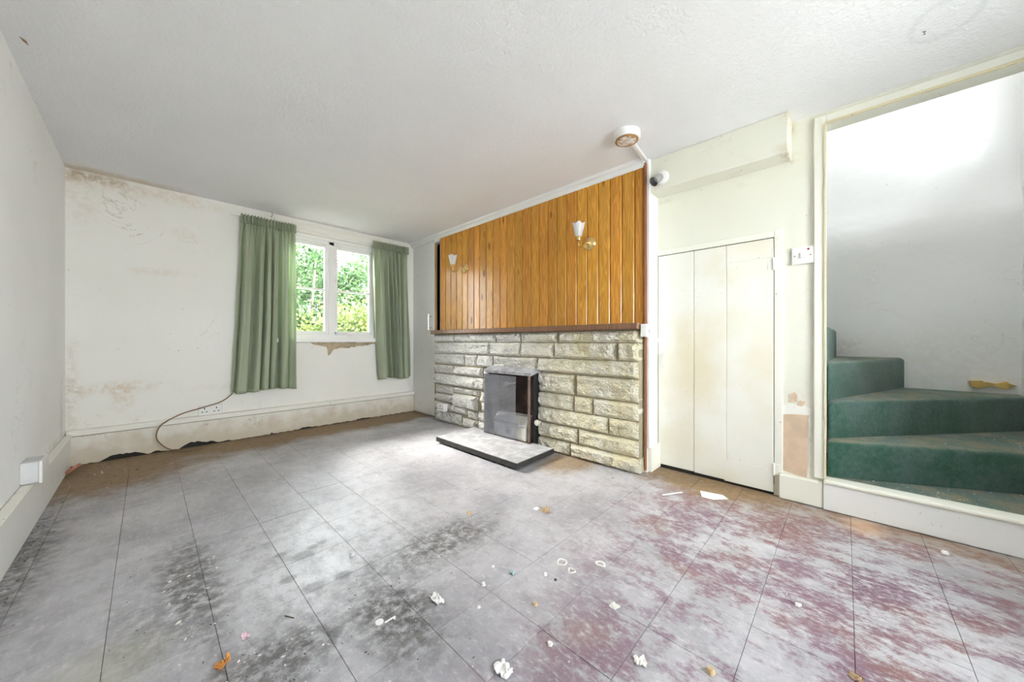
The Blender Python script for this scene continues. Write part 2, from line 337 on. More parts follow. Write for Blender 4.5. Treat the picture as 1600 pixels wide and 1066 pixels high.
M['ochre_paint'] = plain('ochre_old_paint', (0.66, 0.45, 0.15), 0.9, var=0.2)
M['paper'] = plain('white_paper', (0.82, 0.81, 0.79), 0.85, var=0.04, bs=0.1)
M['chip'] = plain('pale_plaster_chip', (0.74, 0.72, 0.67), 0.9, var=0.1)
M['grit'] = plain('dark_grit', (0.10, 0.08, 0.06), 0.95, var=0.4)
M['earth'] = plain('brown_earth_crumbs', (0.22, 0.145, 0.08), 0.95, var=0.4)
M['card'] = plain('tan_cardboard', (0.52, 0.38, 0.22), 0.85)
M['orange'] = plain('orange_dry_leaf', (0.62, 0.27, 0.06), 0.7)
M['brown_leaf'] = plain('brown_dry_leaf', (0.32, 0.22, 0.13), 0.8)
M['teal'] = plain('pale_teal_plastic', (0.45, 0.62, 0.62), 0.5)
M['pink'] = plain('pink_white_scrap', (0.74, 0.55, 0.62), 0.7, var=0.25)
M['terracotta'] = plain('broken_terracotta', (0.58, 0.28, 0.17), 0.9, var=0.2, bs=0.4)
M['bounce_ground'] = plain('pale_bounce_ground', (0.60, 0.595, 0.58), 0.95, var=0.12)  # pale colour chosen to bounce daylight up to the ceiling
M['render'] = plain('outer_render', (0.7, 0.68, 0.62), 0.9)
def leafmat(name, a, b):
    t = NT(name, 0.5, 0.4); gi = t.n.new('ShaderNodeNewGeometry')
    cc = t.mix(gi.outputs['Random Per Island'], a, b); t.color(cc)
    tr = t.n.new('ShaderNodeBsdfTranslucent'); t.l.new(cc, tr.inputs['Color'])
    ms = t.n.new('ShaderNodeMixShader'); ms.inputs[0].default_value = 0.35
    t.l.new(t.b.outputs[0], ms.inputs[1]); t.l.new(tr.outputs[0], ms.inputs[2]); t.l.new(ms.outputs[0], t.out.inputs['Surface']); return t.m
M['leaf_dark'] = leafmat('dark_green_leaf', (0.022, 0.065, 0.020), (0.09, 0.155, 0.06))
M['leaf_light'] = leafmat('yellow_green_leaf', (0.085, 0.14, 0.03), (0.20, 0.23, 0.07))
M['bark'] = plain('grey_brown_bark', (0.20, 0.16, 0.12), 0.9)

# ------------------------------------------------------------------ mesh helpers (all coordinates are room metres)
WORG = {}
def tag(o, label=None, cat=None, group=None, kind=None):
    if label: o['label'] = label
    if cat: o['category'] = cat
    if group: o['group'] = group
    if kind: o['kind'] = kind
    return o
def thing(name, loc, label, cat, group=None, kind=None):
    o = bpy.data.objects.new(name, None); col.objects.link(o); o.location = loc; o.empty_display_size = 0.1
    WORG[o.name] = Vector(loc); return tag(o, label, cat, group, kind)
def obj(name, bm, mat, parent=None, smooth=False, origin=None):
    if isinstance(bm, tuple):
        b = bmesh.new(); vs = [b.verts.new(v) for v in bm[0]]
        for f in bm[1]:
            try: b.faces.new([vs[i] for i in f])
            except ValueError: pass
        bm = b
    bmesh.ops.recalc_face_normals(bm, faces=bm.faces[:])
    if origin is None:
        xs = [v.co for v in bm.verts]
        origin = Vector(((min(v.x for v in xs) + max(v.x for v in xs)) / 2, (min(v.y for v in xs) + max(v.y for v in xs)) / 2, min(v.z for v in xs)))
    origin = Vector(origin)
    bmesh.ops.translate(bm, verts=bm.verts[:], vec=-origin)
    if smooth:
        for f in bm.faces: f.smooth = True
    me = bpy.data.meshes.new(name); bm.to_mesh(me); bm.free()
    me.materials.append(M[mat])
    if smooth:
        try: me.set_sharp_from_angle(angle=math.radians(42))
        except Exception: pass
    o = bpy.data.objects.new(name, me); col.objects.link(o)
    WORG[o.name] = origin
    if parent is not None:
        o.parent = parent; o.location = origin - WORG[parent.name]
    else: o.location = origin
    return o
def add_box(bm, x0, x1, y0, y1, z0, z1, bev=0.0, seg=1):
    b = bmesh.new()
    bmesh.ops.create_cube(b, size=1.0)
    for v in b.verts:
        v.co = Vector((x0 + (v.co.x + .5) * (x1 - x0), y0 + (v.co.y + .5) * (y1 - y0), z0 + (v.co.z + .5) * (z1 - z0)))
    if bev: bmesh.ops.bevel(b, geom=b.edges[:], offset=bev, segments=seg, profile=0.5, affect='EDGES')
    merge(bm, b); return bm
def merge(bm, b):
    me = bpy.data.meshes.new('tmp'); b.to_mesh(me); b.free(); bm.from_mesh(me); bpy.data.meshes.remove(me)
def box(name, x0, x1, y0, y1, z0, z1, mat, parent=None, bev=0.0, seg=1, smooth=False):
    return obj(name, add_box(bmesh.new(), x0, x1, y0, y1, z0, z1, bev, seg), mat, parent, smooth)
def tube(bm, pts, rad, n=10, cap=True):
    pts = [Vector(p) for p in pts]; rings = []
    rads = rad if isinstance(rad, (list, tuple)) else [rad] * len(pts)
    up = None
    for i, p in enumerate(pts):
        d = (pts[min(i + 1, len(pts) - 1)] - pts[max(i - 1, 0)]).normalized()
        if up is None: up = d.orthogonal().normalized()
        up = (up - d * up.dot(d)).normalized(); sd = d.cross(up)
        rings.append([bm.verts.new(p + (up * math.cos(2 * math.pi * k / n) + sd * math.sin(2 * math.pi * k / n)) * rads[i]) for k in range(n)])
    for a, b in zip(rings, rings[1:]):
        for k in range(n): bm.faces.new((a[k], a[(k + 1) % n], b[(k + 1) % n], b[k]))
    if cap: bm.faces.new(rings[0][::-1]); bm.faces.new(rings[-1])
    return bm
def lathe(bm, org, axis, prof, n=24):
    """prof: list of (radius, distance along axis)"""
    axis = Vector(axis).normalized(); org = Vector(org); u = axis.orthogonal().normalized(); w = axis.cross(u); rings = []
    for r, h in prof:
        rings.append([bm.verts.new(org + axis * h + (u * math.cos(2 * math.pi * k / n) + w * math.sin(2 * math.pi * k / n)) * max(r, 1e-4)) for k in range(n)])
    for a, b in zip(rings, rings[1:]):
        for k in range(n): bm.faces.new((a[k], a[(k + 1) % n], b[(k + 1) % n], b[k]))
    bm.faces.new(rings[0][::-1]); bm.faces.new(rings[-1]); return bm
def smooth_path(pts, k=8):
    pts = [Vector(p) for p in pts]; out = []
    P_ = [pts[0]] + pts + [pts[-1]]
    for i in range(1, len(P_) - 2):
        for j in range(k):
            s = j / k; a, b, c, d = P_[i - 1], P_[i], P_[i + 1], P_[i + 2]
            out.append(0.5 * ((2 * b) + (c - a) * s + (2 * a - 5 * b + 4 * c - d) * s * s + (3 * b - a - 3 * c + d) * s ** 3))
    return out + [pts[-1]]
def prism(bm, poly, z0, z1, bev=0.0, seg=3):
    b = bmesh.new(); vs = [b.verts.new((x, y, z0)) for x, y in poly]
    f = b.faces.new(vs); ex = bmesh.ops.extrude_face_region(b, geom=[f])
    bmesh.ops.translate(b, verts=[v for v in ex['geom'] if isinstance(v, bmesh.types.BMVert)], vec=(0, 0, z1 - z0))
    bmesh.ops.recalc_face_normals(b, faces=b.faces[:])
    if bev:
        es = [e for e in b.edges if not (abs(e.verts[0].co.z - z0) < 1e-6 and abs(e.verts[1].co.z - z0) < 1e-6)]
        bmesh.ops.bevel(b, geom=es, offset=bev, segments=seg, profile=0.5, affect='EDGES')
    merge(bm, b); return bm
def slab_yz(bm, poly, x0, x1):
    """polygon in (y,z) given thickness along x"""
    b = bmesh.new(); f = b.faces.new([b.verts.new((x0, y, z)) for y, z in poly])
    ex = bmesh.ops.extrude_face_region(b, geom=[f]); bmesh.ops.translate(b, verts=[v for v in ex['geom'] if isinstance(v, bmesh.types.BMVert)], vec=(x1 - x0, 0, 0))
    merge(bm, b); return bm
def slab_xz(bm, poly, y0, y1):
    b = bmesh.new(); f = b.faces.new([b.verts.new((x, y0, z)) for x, z in poly])
    ex = bmesh.ops.extrude_face_region(b, geom=[f]); bmesh.ops.translate(b, verts=[v for v in ex['geom'] if isinstance(v, bmesh.types.BMVert)], vec=(0, y1 - y0, 0))
    merge(bm, b); return bm
def ragged(poly, amp=0.008, step=0.03, seed=0):
    """subdivide polygon edges and roughen them"""
    rg = random.Random(seed); out = []
    for (a, b) in zip(poly, poly[1:] + poly[:1]):
        n = max(1, int(math.hypot(b[0] - a[0], b[1] - a[1]) / step))
        for i in range(n):
            s = i / n; out.append((a[0] + (b[0] - a[0]) * s + rg.uniform(-amp, amp), a[1] + (b[1] - a[1]) * s + rg.uniform(-amp, amp)))
    return out

# ------------------------------------------------------------------ room shell
XL, YB, YR, XD, ZC = -0.45, 4.47, -1.60, 2.82, 2.38
S = 'structure'
def boxes(name, lst, mat, parent=None):
    bm = bmesh.new()
    for b in lst: add_box(bm, *b)
    return obj(name, bm, mat, parent)
tag(boxes('wall_left', [(XL - .25, XL, YR - .25, YB + .3, -.15, 2.6)], 'wall_left'), 'bare white plastered wall with the tall skirting and grey socket box', 'wall', kind=S)
WX0, WX1, WZ0, WZ1 = 0.96, 2.10, 1.03, 2.24
wb = tag(boxes('wall_back', [(XL, WX0, YB, YB + .28, -.15, 2.6), (WX1, 3.2, YB, YB + .28, -.15, 2.6), (WX0, WX1, YB, YB + .28, -.15, WZ0), (WX0, WX1, YB, YB + .28, WZ1, 2.6)], 'wall_back'),
         'stained off-white plaster wall holding the curtained window', 'wall', kind=S)
RX0, RX1, RZ0, RZ1 = 0.4, 2.3, 0.80, 2.12
tag(boxes('wall_rear', [(XL, RX0, YR - .25, YR, -.15, 2.6), (RX1, 2.95, YR - .25, YR, -.15, 2.6), (RX0, RX1, YR - .25, YR, -.15, RZ0), (RX0, RX1, YR - .25, YR, RZ1, 2.6)], 'wall_left'),
    'plain white plaster wall facing the curtained window', 'wall', kind=S)
OY0, OY1, OZ = -0.895, 0.085, 2.30
ws = tag(boxes('wall_right', [(XD, XD + .10, OY1, 1.16, -.15, 2.6), (XD, XD + .10, YR, OY0, -.15, 2.6), (XD, XD + .10, OY0, OY1, OZ, 2.6)], 'wall_side'),
         'cream painted wall with the planked cupboard door and stair opening', 'wall', kind=S)
# chimney breast and recess behind the ajar white door
tag(boxes('wall_chimney', [(2.625, 2.95, 1.09, 3.80, -.15, 2.6), (2.95, 3.2, 1.09, 4.6, -.15, 2.6)], 'paint_white'), 'white painted chimney breast return beside the cupboard door', 'wall', kind=S)
box('recess_shade', 2.90, 2.955, 3.80, 4.47, 0, 2.38, 'dark', None)  # dark panel stands in for the shade inside the cupboard
tag(bpy.data.objects['recess_shade'], 'dark panel painted as the shade inside the cupboard behind the ajar white door', 'recess', kind=S)
tag(boxes('ceiling', [(XL - .2, 2.87, YR - .2, YB + .2, ZC, ZC + .12), (2.87, 3.2, OY1 + .05, YB + .2, ZC, ZC + .12)][:1] + [(2.87, 2.95, 1.0, YB + .2, ZC, ZC + .12)], 'ceiling'), 'white stippled ceiling with a faint ring mark', 'ceiling', kind=S)
# stairwell shell
SX, SY = 4.25, -0.897
VX0, VX1, VZ0, VZ1 = 3.70, 4.17, 2.30, 3.70
# back wall of the stairwell, gently bellied plaster
def belly():
    bm = bmesh.new(); ny, nz = 40, 50; g = []
    for j in range(nz + 1):
        row = []
        for i in range(ny + 1):
            y = SY - .2 + (2.6 - SY + .2) * i / ny; z = -.15 + 4.65 * j / nz
            x = SX + 0.035 * mnoise.noise(Vector((y * 1.6, z * 1.3, 3.1))) + 0.05 * math.exp(-((z - 1.85) / 0.22) ** 2) * -0.6 + (0.02 if z > 2 else 0)
            row.append(bm.verts.new((x, y, z)))
        g.append(row)
    for j in range(nz):
        for i in range(ny): bm.faces.new((g[j][i], g[j][i + 1], g[j + 1][i + 1], g[j + 1][i]))
    r = bmesh.ops.extrude_face_region(bm, geom=bm.faces[:])
    for v in r['geom']:
        if isinstance(v, bmesh.types.BMVert): v.co.x = SX + .3
    return bm
tag(obj('wall_stairwell', belly(), 'wall_stair', smooth=True), 'uneven white wall rising behind the green carpeted stairs', 'wall', kind=S)
tag(boxes('wall_stair_side', [(XD + .101, VX0, SY - .22, SY, -.15, 4.5), (VX1, SX + .1, SY - .22, SY, -.15, 4.5), (VX0, VX1, SY - .22, SY, -.15, VZ0), (VX0, VX1, SY - .22, SY, VZ1, 4.5)], 'wall_stair'),
    'white wall at the foot of the stairs in the corner', 'wall', kind=S)
tag(boxes('wall_landing', [(XD, XD + .10, SY, 2.6, 2.6, 4.5), (XD, SX + .2, 2.5, 2.7, -.15, 4.5)], 'wall_stair'), 'white upper wall of the stairwell above the opening', 'wall', kind=S)
tag(boxes('ceiling_stairwell', [(XD - .1, 2.98, SY - .25, 2.7, 4.42, 4.55), (3.50, SX + .3, SY - .25, 2.7, 4.42, 4.55), (2.98, 3.50, SY - .25, -.45, 4.42, 4.55), (2.98, 3.50, .65, 2.7, 4.42, 4.55)], 'ceiling'), 'white ceiling high above the stairs', 'ceiling', kind=S)

# ------------------------------------------------------------------ floor of single tiles
fl = tag(box('floor', XL - .1, SX, YR - .1, YB + .1, -.10, -.006, 'subfloor'), 'dusty grey and purple vinyl tiled floor littered with debris', 'floor', kind=S)
PIT = 0.2605; X0, Y0 = -0.096, 1.021
def tile_mesh(w, d):
    bm = add_box(bmesh.new(), 0.0007, w - 0.0007, 0.0007, d - 0.0007, -0.006, 0.0)
    top = [e for e in bm.edges if all(abs(v.co.z) < 1e-6 for v in e.verts)]
    bmesh.ops.bevel(bm, geom=top, offset=0.0008, segments=1, affect='EDGES')
    me = bpy.data.meshes.new('tile'); bm.to_mesh(me); bm.free(); me.materials.append(M['tile']); return me
cache = {}
xe = sorted({XL} | {X0 + k * PIT for k in range(-1, 12) if XL + .01 < X0 + k * PIT < XD} | {XD})
ye = sorted({YR} | {Y0 + k * PIT for k in range(-11, 15) if YR + .01 < Y0 + k * PIT < YB - .01} | {YB})
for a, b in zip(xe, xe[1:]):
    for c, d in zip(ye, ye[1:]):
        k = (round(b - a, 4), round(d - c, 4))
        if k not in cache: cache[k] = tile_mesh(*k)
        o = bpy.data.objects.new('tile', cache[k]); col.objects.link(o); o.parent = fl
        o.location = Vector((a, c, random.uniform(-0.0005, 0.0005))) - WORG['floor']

# ------------------------------------------------------------------ window
def casement(w, x0, x1, y, z0, z1, bar_z, flip=1):
    c = obj('casement', add_frame(bmesh.new(), x0, x1, y, y + .045 * flip, z0, z1, 0.042), 'paint_white', w)
    obj('glazing_bar', add_box(bmesh.new(), x0 + .04, x1 - .04, y + .008 * flip, y + .04 * flip, bar_z - .012, bar_z + .012, .003), 'paint_white', c)
    for za, zb in ((z0 + .04, bar_z - .01), (bar_z + .01, z1 - .04)):
        obj('pane', add_box(bmesh.new(), x0 + .04, x1 - .04, y + .022 * flip, y + .026 * flip, za, zb), 'glass', c)
    return c
def add_frame(bm, x0, x1, y0, y1, z0, z1, w, bev=0.004):
    if y0 > y1: y0, y1 = y1, y0
    add_box(bm, x0, x0 + w, y0, y1, z0, z1, bev); add_box(bm, x1 - w, x1, y0, y1, z0, z1, bev)
    add_box(bm, x0 + w - .002, x1 - w + .002, y0, y1, z0, z0 + w, bev); add_box(bm, x0 + w - .002, x1 - w + .002, y0, y1, z1 - w, z1, bev); return bm
w1 = tag(obj('window_1', add_frame(bmesh.new(), WX0, WX1, YB + .03, YB + .11, WZ0, WZ1, .045), 'paint_white'), 'white timber casement window between the green curtains', 'window', kind=S)
box('mullion', 1.512, 1.578, YB + .035, YB + .105, WZ0 + .04, WZ1 - .04, 'paint_white', w1, .005)
casement(w1, WX0 + .045, 1.514, YB + .045, WZ0 + .046, WZ1 - .075, 1.615)
casement(w1, 1.576, WX1 - .045, YB + .045, WZ0 + .046, WZ1 - .075, 1.615)
box('window_head', WX0 + .04, WX1 - .04, YB + .035, YB + .10, WZ1 - .08, WZ1 - .04, 'paint_white', w1, .004)
latch = bmesh.new(); add_box(latch, 1.60, 1.72, YB + .02, YB + .036, WZ0 + .06, WZ0 + .07, .002); add_box(latch, 1.585, 1.61, YB + .02, YB + .046, WZ0 + .052, WZ0 + .08, .002)
obj('casement_stay', latch, 'steel', w1)
box('window_sill', WX0 - .05, WX1 + .06, YB - .045, YB + .04, .985, 1.032, 'paint_white', w1, .008, 2)
tag(box('trim_1', 0.95, 2.58, YB - .022, YB, 2.262, 2.330, 'paint_grimy', None, .004), 'white painted board across the wall above the window', 'trim', kind=S)
obj('plaster_hole', slab_xz(bmesh.new(), ragged([(1.30, .982), (2.08, .982), (2.06, .962), (1.80, .925), (1.56, .905), (1.50, .82), (1.475, .93), (1.34, .955)], .006, .03, 3), YB - .006, YB), 'old_plaster', wb)
w2 = tag(obj('added_window_2', add_frame(bmesh.new(), RX0, RX1, YR - .14, YR - .06, RZ0, RZ1, .05), 'paint_white'), 'added unseen window opposite the curtains, giving fill daylight', 'window', kind=S)  # unseen window added behind the camera for fill daylight
for k in range(3):
    xa = RX0 + .05 + k * (RX1 - RX0 - .1) / 3; casement(w2, xa, xa + (RX1 - RX0 - .1) / 3, YR - .09, RZ0 + .05, RZ1 - .05, 1.75, -1)
w3 = tag(obj('window_3', add_frame(bmesh.new(), VX0, VX1, SY - .12, SY - .05, VZ0, VZ1, .05), 'paint_white'), 'white framed window high beside the stairs', 'window', kind=S)
casement(w3, VX0 + .05, (VX0 + VX1) / 2, SY - .08, VZ0 + .05, VZ1 - .05, 3.0, -1); casement(w3, (VX0 + VX1) / 2, VX1 - .05, SY - .08, VZ0 + .05, VZ1 - .05, 3.0, -1)

w4 = tag(boxes('added_window_4', [(2.98, 3.02, -.45, .65, 4.44, 4.58), (3.46, 3.50, -.45, .65, 4.44, 4.58), (3.02, 3.46, -.45, -.41, 4.44, 4.58), (3.02, 3.46, .61, .65, 4.44, 4.58)], 'paint_white'), 'added unseen rooflight high above the stairs, brightening the stairwell', 'window', kind=S)  # unseen rooflight added to brighten the stairwell
box('pane', 3.02, 3.46, -.41, .61, 4.55, 4.555, 'glass', w4)

# ------------------------------------------------------------------ skirtings and trims
def gnawed(x0, x1, z1, seed, holes):
    rg = random.Random(seed); pts = [(x1, z1), (x0, z1)]; x = x0
    while x < x1:
        z = 0.004 + abs(rg.gauss(0, .005))
        for (hx, hw, hh) in holes:
            if abs(x - hx) < hw: z = max(z, hh * math.sqrt(max(0, 1 - ((x - hx) / hw) ** 2)) + rg.uniform(-.006, .006))
        pts.append((x, max(z, .003))); x += .018
    pts.append((x1, .004)); return pts
sb = tag(obj('baseboard_back', slab_xz(bmesh.new(), gnawed(XL + .02, 2.62, .235, 4, [(-.14, .13, .045), (.06, .03, .03), (.31, .10, .05), (.42, .05, .03), (.55, .04, .02), (1.25, .1, .02), (1.9, .12, .02)]), YB - .035, YB - .001), 'skirting'), 'deep stained skirting with gnawed lower edge below the window', 'skirting', kind=S)
box('skirting_gap_shade', XL + .03, 2.6, YB - .012, YB - .0005, 0, .2, 'dark', sb)  # dark strip painted as the shade behind the gnawed edge
tk = tag(box('cable_trunking', XL + .01, 2.62, YB - .062, YB - .004, .242, .288, 'paint_grimy', None, .006, 2), 'long white cable trunking running along the top of the back skirting', 'trunking')
bl = tag(box('baseboard_left', XL - .001, XL + .032, YR, YB - .055, 0.002, .235, 'paint_white', None, .004), 'tall white painted skirting on the left wall', 'skirting', kind=S)
obj('ledge', add_box(bmesh.new(), XL, XL + .042, YR, YB - .055, .235, .258, .006), 'paint_grimy', bl)
tag(obj('trim_2', slab_xz(bmesh.new(), [(2.565, ZC), (2.625, ZC), (2.625, ZC - .06), (2.60, ZC - .06), (2.59, ZC - .03), (2.57, ZC - .02)], 1.10, YB), 'paint_white'), 'white coved ceiling trim above the pine boards', 'trim', kind=S)
bmk = bmesh.new(); add_box(bmk, 2.625, XD + .0, 1.083, 1.091, .19, ZC, .001); add_box(bmk, 2.622, 2.65, 1.070, 1.092, .19, ZC, .003)
tag(obj('trim_3', bmk, 'paint_white'), 'white corner board between the pine panelling and the planked door', 'trim', kind=S)
tag(box('trim_4', 2.64, XD, 1.06, 1.09, .003, .19, 'paint_cream', None, .004), 'short cream plinth block at the foot of the corner board', 'trim', kind=S)
# boxed beam over the cupboard
tag(box('trim_5', 2.65, XD, 0.245, 1.083, 2.135, ZC, 'wall_side', None, .008, 2), 'cream boxed-in beam above the planked cupboard door', 'beam', kind=S)
# opening lining
bmo = bmesh.new(); add_box(bmo, XD - .018, XD, OY1, OY1 + .055, .17, OZ + .055, .004); add_box(bmo, XD - .018, XD, OY0 - .05, OY1, OZ + .002, OZ + .055, .004)
tf = tag(obj('trim_6', bmo, 'paint_cream'), 'cream architrave around the stair opening', 'trim', kind=S)
bmo = bmesh.new(); add_box(bmo, XD - .024, XD - .012, OY0 - .05, OY1 + .004, OZ - .004, OZ + .010, .002); add_box(bmo, XD - .024, XD - .012, OY1 - .002, OY1 + .010, .18, OZ, .002)
obj('bead', bmo, 'paint_edge', tf)
tag(box('baseboard_right', XD - .045, XD, OY1 + .012, 0.305, .003, .155, 'paint_cream', None, .006, 2), 'short cream skirting between the planked door and the stairs', 'skirting', kind=S)
pl = tag(box('trim_7', XD - .052, XD + .03, OY0 - .6, OY1 + .010, .003, .165, 'paint_white', None, .003), 'long white painted plinth below the bottom stair', 'plinth', kind=S)
box('nosing', XD - .062, XD + .05, OY0 - .6, OY1 + .006, .156, .178, 'paint_cream', pl, .008, 2)

# ------------------------------------------------------------------ planked cupboard door
DY0, DY1, DZ0, DZ1 = 0.338, 1.073, 0.035, 1.668
fr = tag(obj('trim_8', (lambda b: (add_box(b, XD - .014, XD, DY1 + .004, 1.083, .0, DZ1 + .07, .003), add_box(b, XD - .014, XD, .290, DY0 - .004, .155, DZ1 + .05, .003), add_box(b, XD - .014, XD, DY0 - .004, DY1 + .004, DZ1 + .006, DZ1 + .05, .003), b)[-1])(bmesh.new()), 'paint_cream'), 'narrow cream frame around the planked cupboard door', 'door frame', kind=S)
d1 = thing('door_1', (XD, (DY0 + DY1) / 2, DZ0), 'cream planked cupboard door with a gap under it', 'door', kind=S)
box('door_joint_shade', XD - .004, XD - .001, DY0 - .003, DY1 + .003, DZ0 + .03, DZ1 + .005, 'dark', d1)  # dark sheet painting the shade in the plank joints
for a, b in ((0.816, DY1), (0.604, 0.813), (DY0, 0.6025)):
    sh = 0.012 * (DY1 - (a + b) / 2)
    box('plank', XD - .016, XD - .003, a, b, DZ0 - .02 * (DY1 - a), DZ1, 'door_paint', d1, .0025)
box('ledge', XD - .0178, XD - .015, DY0, 0.600, 1.545, DZ1 - .002, 'door_paint', d1, .001)
box('ledge', XD - .0178, XD - .015, DY0, 0.615, 0.02, 0.165, 'door_paint', d1, .001)
hb = tube(bmesh.new(), smooth_path([(XD - .016, 1.025, .80), (XD - .034, 1.025, .805), (XD - .038, 1.025, .85), (XD - .034, 1.025, .895), (XD - .016, 1.025, .90)], 5), .005, 8)
tag(obj('handle', hb, 'paint_white', d1, True), 'small white painted pull handle')
tag(obj('latch', lathe(bmesh.new(), (XD - .014, 1.082, 1.005), (-1, 0, 0), [(.020, 0), (.020, .004), (.016, .006), (.010, .005), (.009, .010), (.0, .011)], 16), 'paint_grimy', d1, True), 'painted-over round latch')
for hz in (1.50, .17):
    h_ = bmesh.new(); tube(h_, [(XD - .02, DY0 - .002, hz - .04), (XD - .02, DY0 - .002, hz + .04)], .006, 8); add_box(h_, XD - .018, XD - .0145, DY0 - .03, DY0 + .03, hz - .035, hz + .035, .001)
    obj('hinge', h_, 'paint_grimy', d1)
tag(box('door_gap_shade', XD - .002, XD + .08, DY0, DY1, -.005, .06, 'dark'), 'dark block painted as the shade in the gap under the planked cupboard door', 'gap', kind=S)  # solid dark block painted as shade below the door

# tall white door left of the fireplace, standing ajar
d2 = thing('door_2', (2.64, 4.2, 0), 'tall plain white cupboard door standing ajar beside the fireplace', 'door', kind=S)
box('door_leaf', 2.628, 2.664, 3.93, YB - .004, .006, 2.33, 'paint_white', d2, .002)
box('door_edge', 2.629, 2.663, 3.918, 3.931, .02, 2.32, 'tan_wood', d2, .001)
hb = bmesh.new(); tube(hb, [(2.588, 4.02, 1.15), (2.588, 4.02, 1.36)], .011, 8)
for z in (1.18, 1.33): tube(hb, [(2.588, 4.02, z), (2.630, 3.99, z)], .006, 8)
tag(obj('handle', hb, 'steel', d2, True), 'dull steel bar handle')
box('head_block', 2.60, 2.66, 3.79, 3.90, 2.29, 2.33, 'paint_white', d2, .003)

# ------------------------------------------------------------------ pine panelling: every board on its own
pn = thing('pine_panelling', (2.62, 2.44, 1.14), 'orange varnished pine boarding above the stone fireplace', 'panelling')
bj = [3.775, 3.654, 3.54, 3.431, 3.318, 3.216, 3.101, 3.003, 2.891, 2.782, 2.67, 2.567, 2.455, 2.351, 2.236, 2.134, 2.027, 1.922, 1.816, 1.707, 1.602, 1.495, 1.388, 1.285, 1.181, 1.108]
me_b = None
for a, b in zip(bj, bj[1:]):
    w = a - b; y0, y1, x0, x1, v = b + .0018, a - .0018, 2.606, 2.621, .007
    prof = [(x1, y0), (x0 + v, y0), (x0, y0 + v), (x0, y1 - v), (x0 + v, y1), (x1, y1)]
    obj('board', prism(bmesh.new(), prof, 1.135, ZC - .012), 'pine', pn, origin=(2.61, (a + b) / 2, 1.135))
box('board_joint_shade', 2.6215, 2.6245, 1.10, 3.77, 1.14, ZC - .02, 'dark', pn)  # dark sheet added so the gaps between boards look shaded
box('edge_strip', 2.597, 2.624, 1.092, 1.108, 1.135, ZC - .03, 'red_wood', pn, .002)

# ------------------------------------------------------------------ stone fireplace
fp = thing('stone_fireplace', (2.56, 2.45, 0), 'wide rock-faced buff stone fireplace below the pine boarding', 'fireplace')
FX = 2.52
tag(box('edge_strip', 2.598, 2.624, 1.091, 1.100, .02, 1.13, 'red_wood', fp, .002), 'dark red-brown wooden strip at the stone edge')
bmc = bmesh.new()
add_box(bmc, FX + .022, 2.624, 2.70, 3.792, 0, 1.086); add_box(bmc, FX + .022, 2.624, 1.116, 2.06, 0, 1.086); add_box(bmc, FX + .022, 2.624, 2.06, 2.70, .72, 1.086)
obj('mortar_core', bmc, 'mortar', fp)
def stone(y0, y1, z0, z1, seed, side=False, proud=0.0):
    if y0 > y1: y0, y1 = y1, y0
    rg = random.Random(seed); ny = max(4, int((y1 - y0) / .026)); nz = max(4, int((z1 - z0) / .02))
    bm = bmesh.new(); g = []; ox, oz = rg.uniform(0, 50), rg.uniform(0, 50)
    p0 = proud + rg.uniform(-.008, .010); slant = rg.uniform(-.010, .014)
    for j in range(nz + 1):
        row = []
        for i in range(ny + 1):
            s, q = i / ny, j / nz
            y = y0 + (y1 - y0) * s; z = z0 + (z1 - z0) * q
            e = min(min(s, 1 - s) * (y1 - y0), min(q, 1 - q) * (z1 - z0) * 1.0)
            rim = min(1, e / .022); rim = rim * (2 - rim)
            nn = mnoise.fractal(Vector((y * 17 + ox, z * 21 + oz, 1.3)), 0.8, 2.1, 4) * .019 + mnoise.noise(Vector((y * 6 + oz, z * 9 + ox, 2))) * .016
            facet = abs(mnoise.noise(Vector((y * 11 + 7 + ox, z * 5, 7)))) * .012
            d = (-.004) + rim * (.022 + p0 + nn + facet + slant * (q - .5) * 2)
            if i in (0, ny) or j in (0, nz):
                z += mnoise.noise(Vector((y * 22, z * 9 + ox, 0))) * .004; y += mnoise.noise(Vector((z * 30, ox, y * 3))) * .004
            row.append(bm.verts.new((FX + .012 - d, y, z)))
        g.append(row)
    for j in range(nz):
        for i in range(ny): bm.faces.new((g[j][i], g[j][i + 1], g[j + 1][i + 1], g[j + 1][i]))
    be = [e for e in bm.edges if e.is_boundary]
    ex = bmesh.ops.extrude_edge_only(bm, edges=be)
    for v in ex['geom']:
        if isinstance(v, bmesh.types.BMVert): v.co.x = FX + (.104 if side else .03)
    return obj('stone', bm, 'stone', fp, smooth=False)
SEED = 10
def row(z0, z1, ys, right_end=False, proud=0.0):
    global SEED
    for a, b in ys:
        SEED += 1
        stone(b + .005, a - .005, z0 + .004, z1 - .004, SEED, right_end and b < 1.14, proud)
R_ = 1.112
row(.985, 1.082, [(3.787, 3.37), (3.36, 2.66), (2.65, 2.305), (2.30, 1.864), (1.845, R_)], True)
row(.845, .985, [(3.787, 2.74), (2.74, 2.305), (2.305, 1.90), (1.90, 1.293), (1.282, R_)], True, .006)
row(.715, .845, [(3.787, 3.197), (3.18, 2.958), (2.95, 2.709), (2.70, 2.09), (2.085, R_)], True, .002)
row(.600, .706, [(3.787, 3.40), (3.38, 2.862), (2.85, 2.725)])
row(.462, .598, [(3.787, 2.80), (2.79, 2.725)], False, .012)
row(.352, .456, [(3.765, 3.395)]); row(.385, .456, [(3.39, 2.925)], False, .0); row(.335, .452, [(2.895, 2.725)])
row(.250, .348, [(3.765, 3.395)]); row(.215, .380, [(3.39, 2.945)], False, .016); row(.228, .330, [(2.89, 2.725)])
row(.145, .246, [(3.78, 3.45), (3.44, 3.138)]); row(.118, .212, [(3.125, 2.945)]); row(.118, .224, [(2.94, 2.725)])
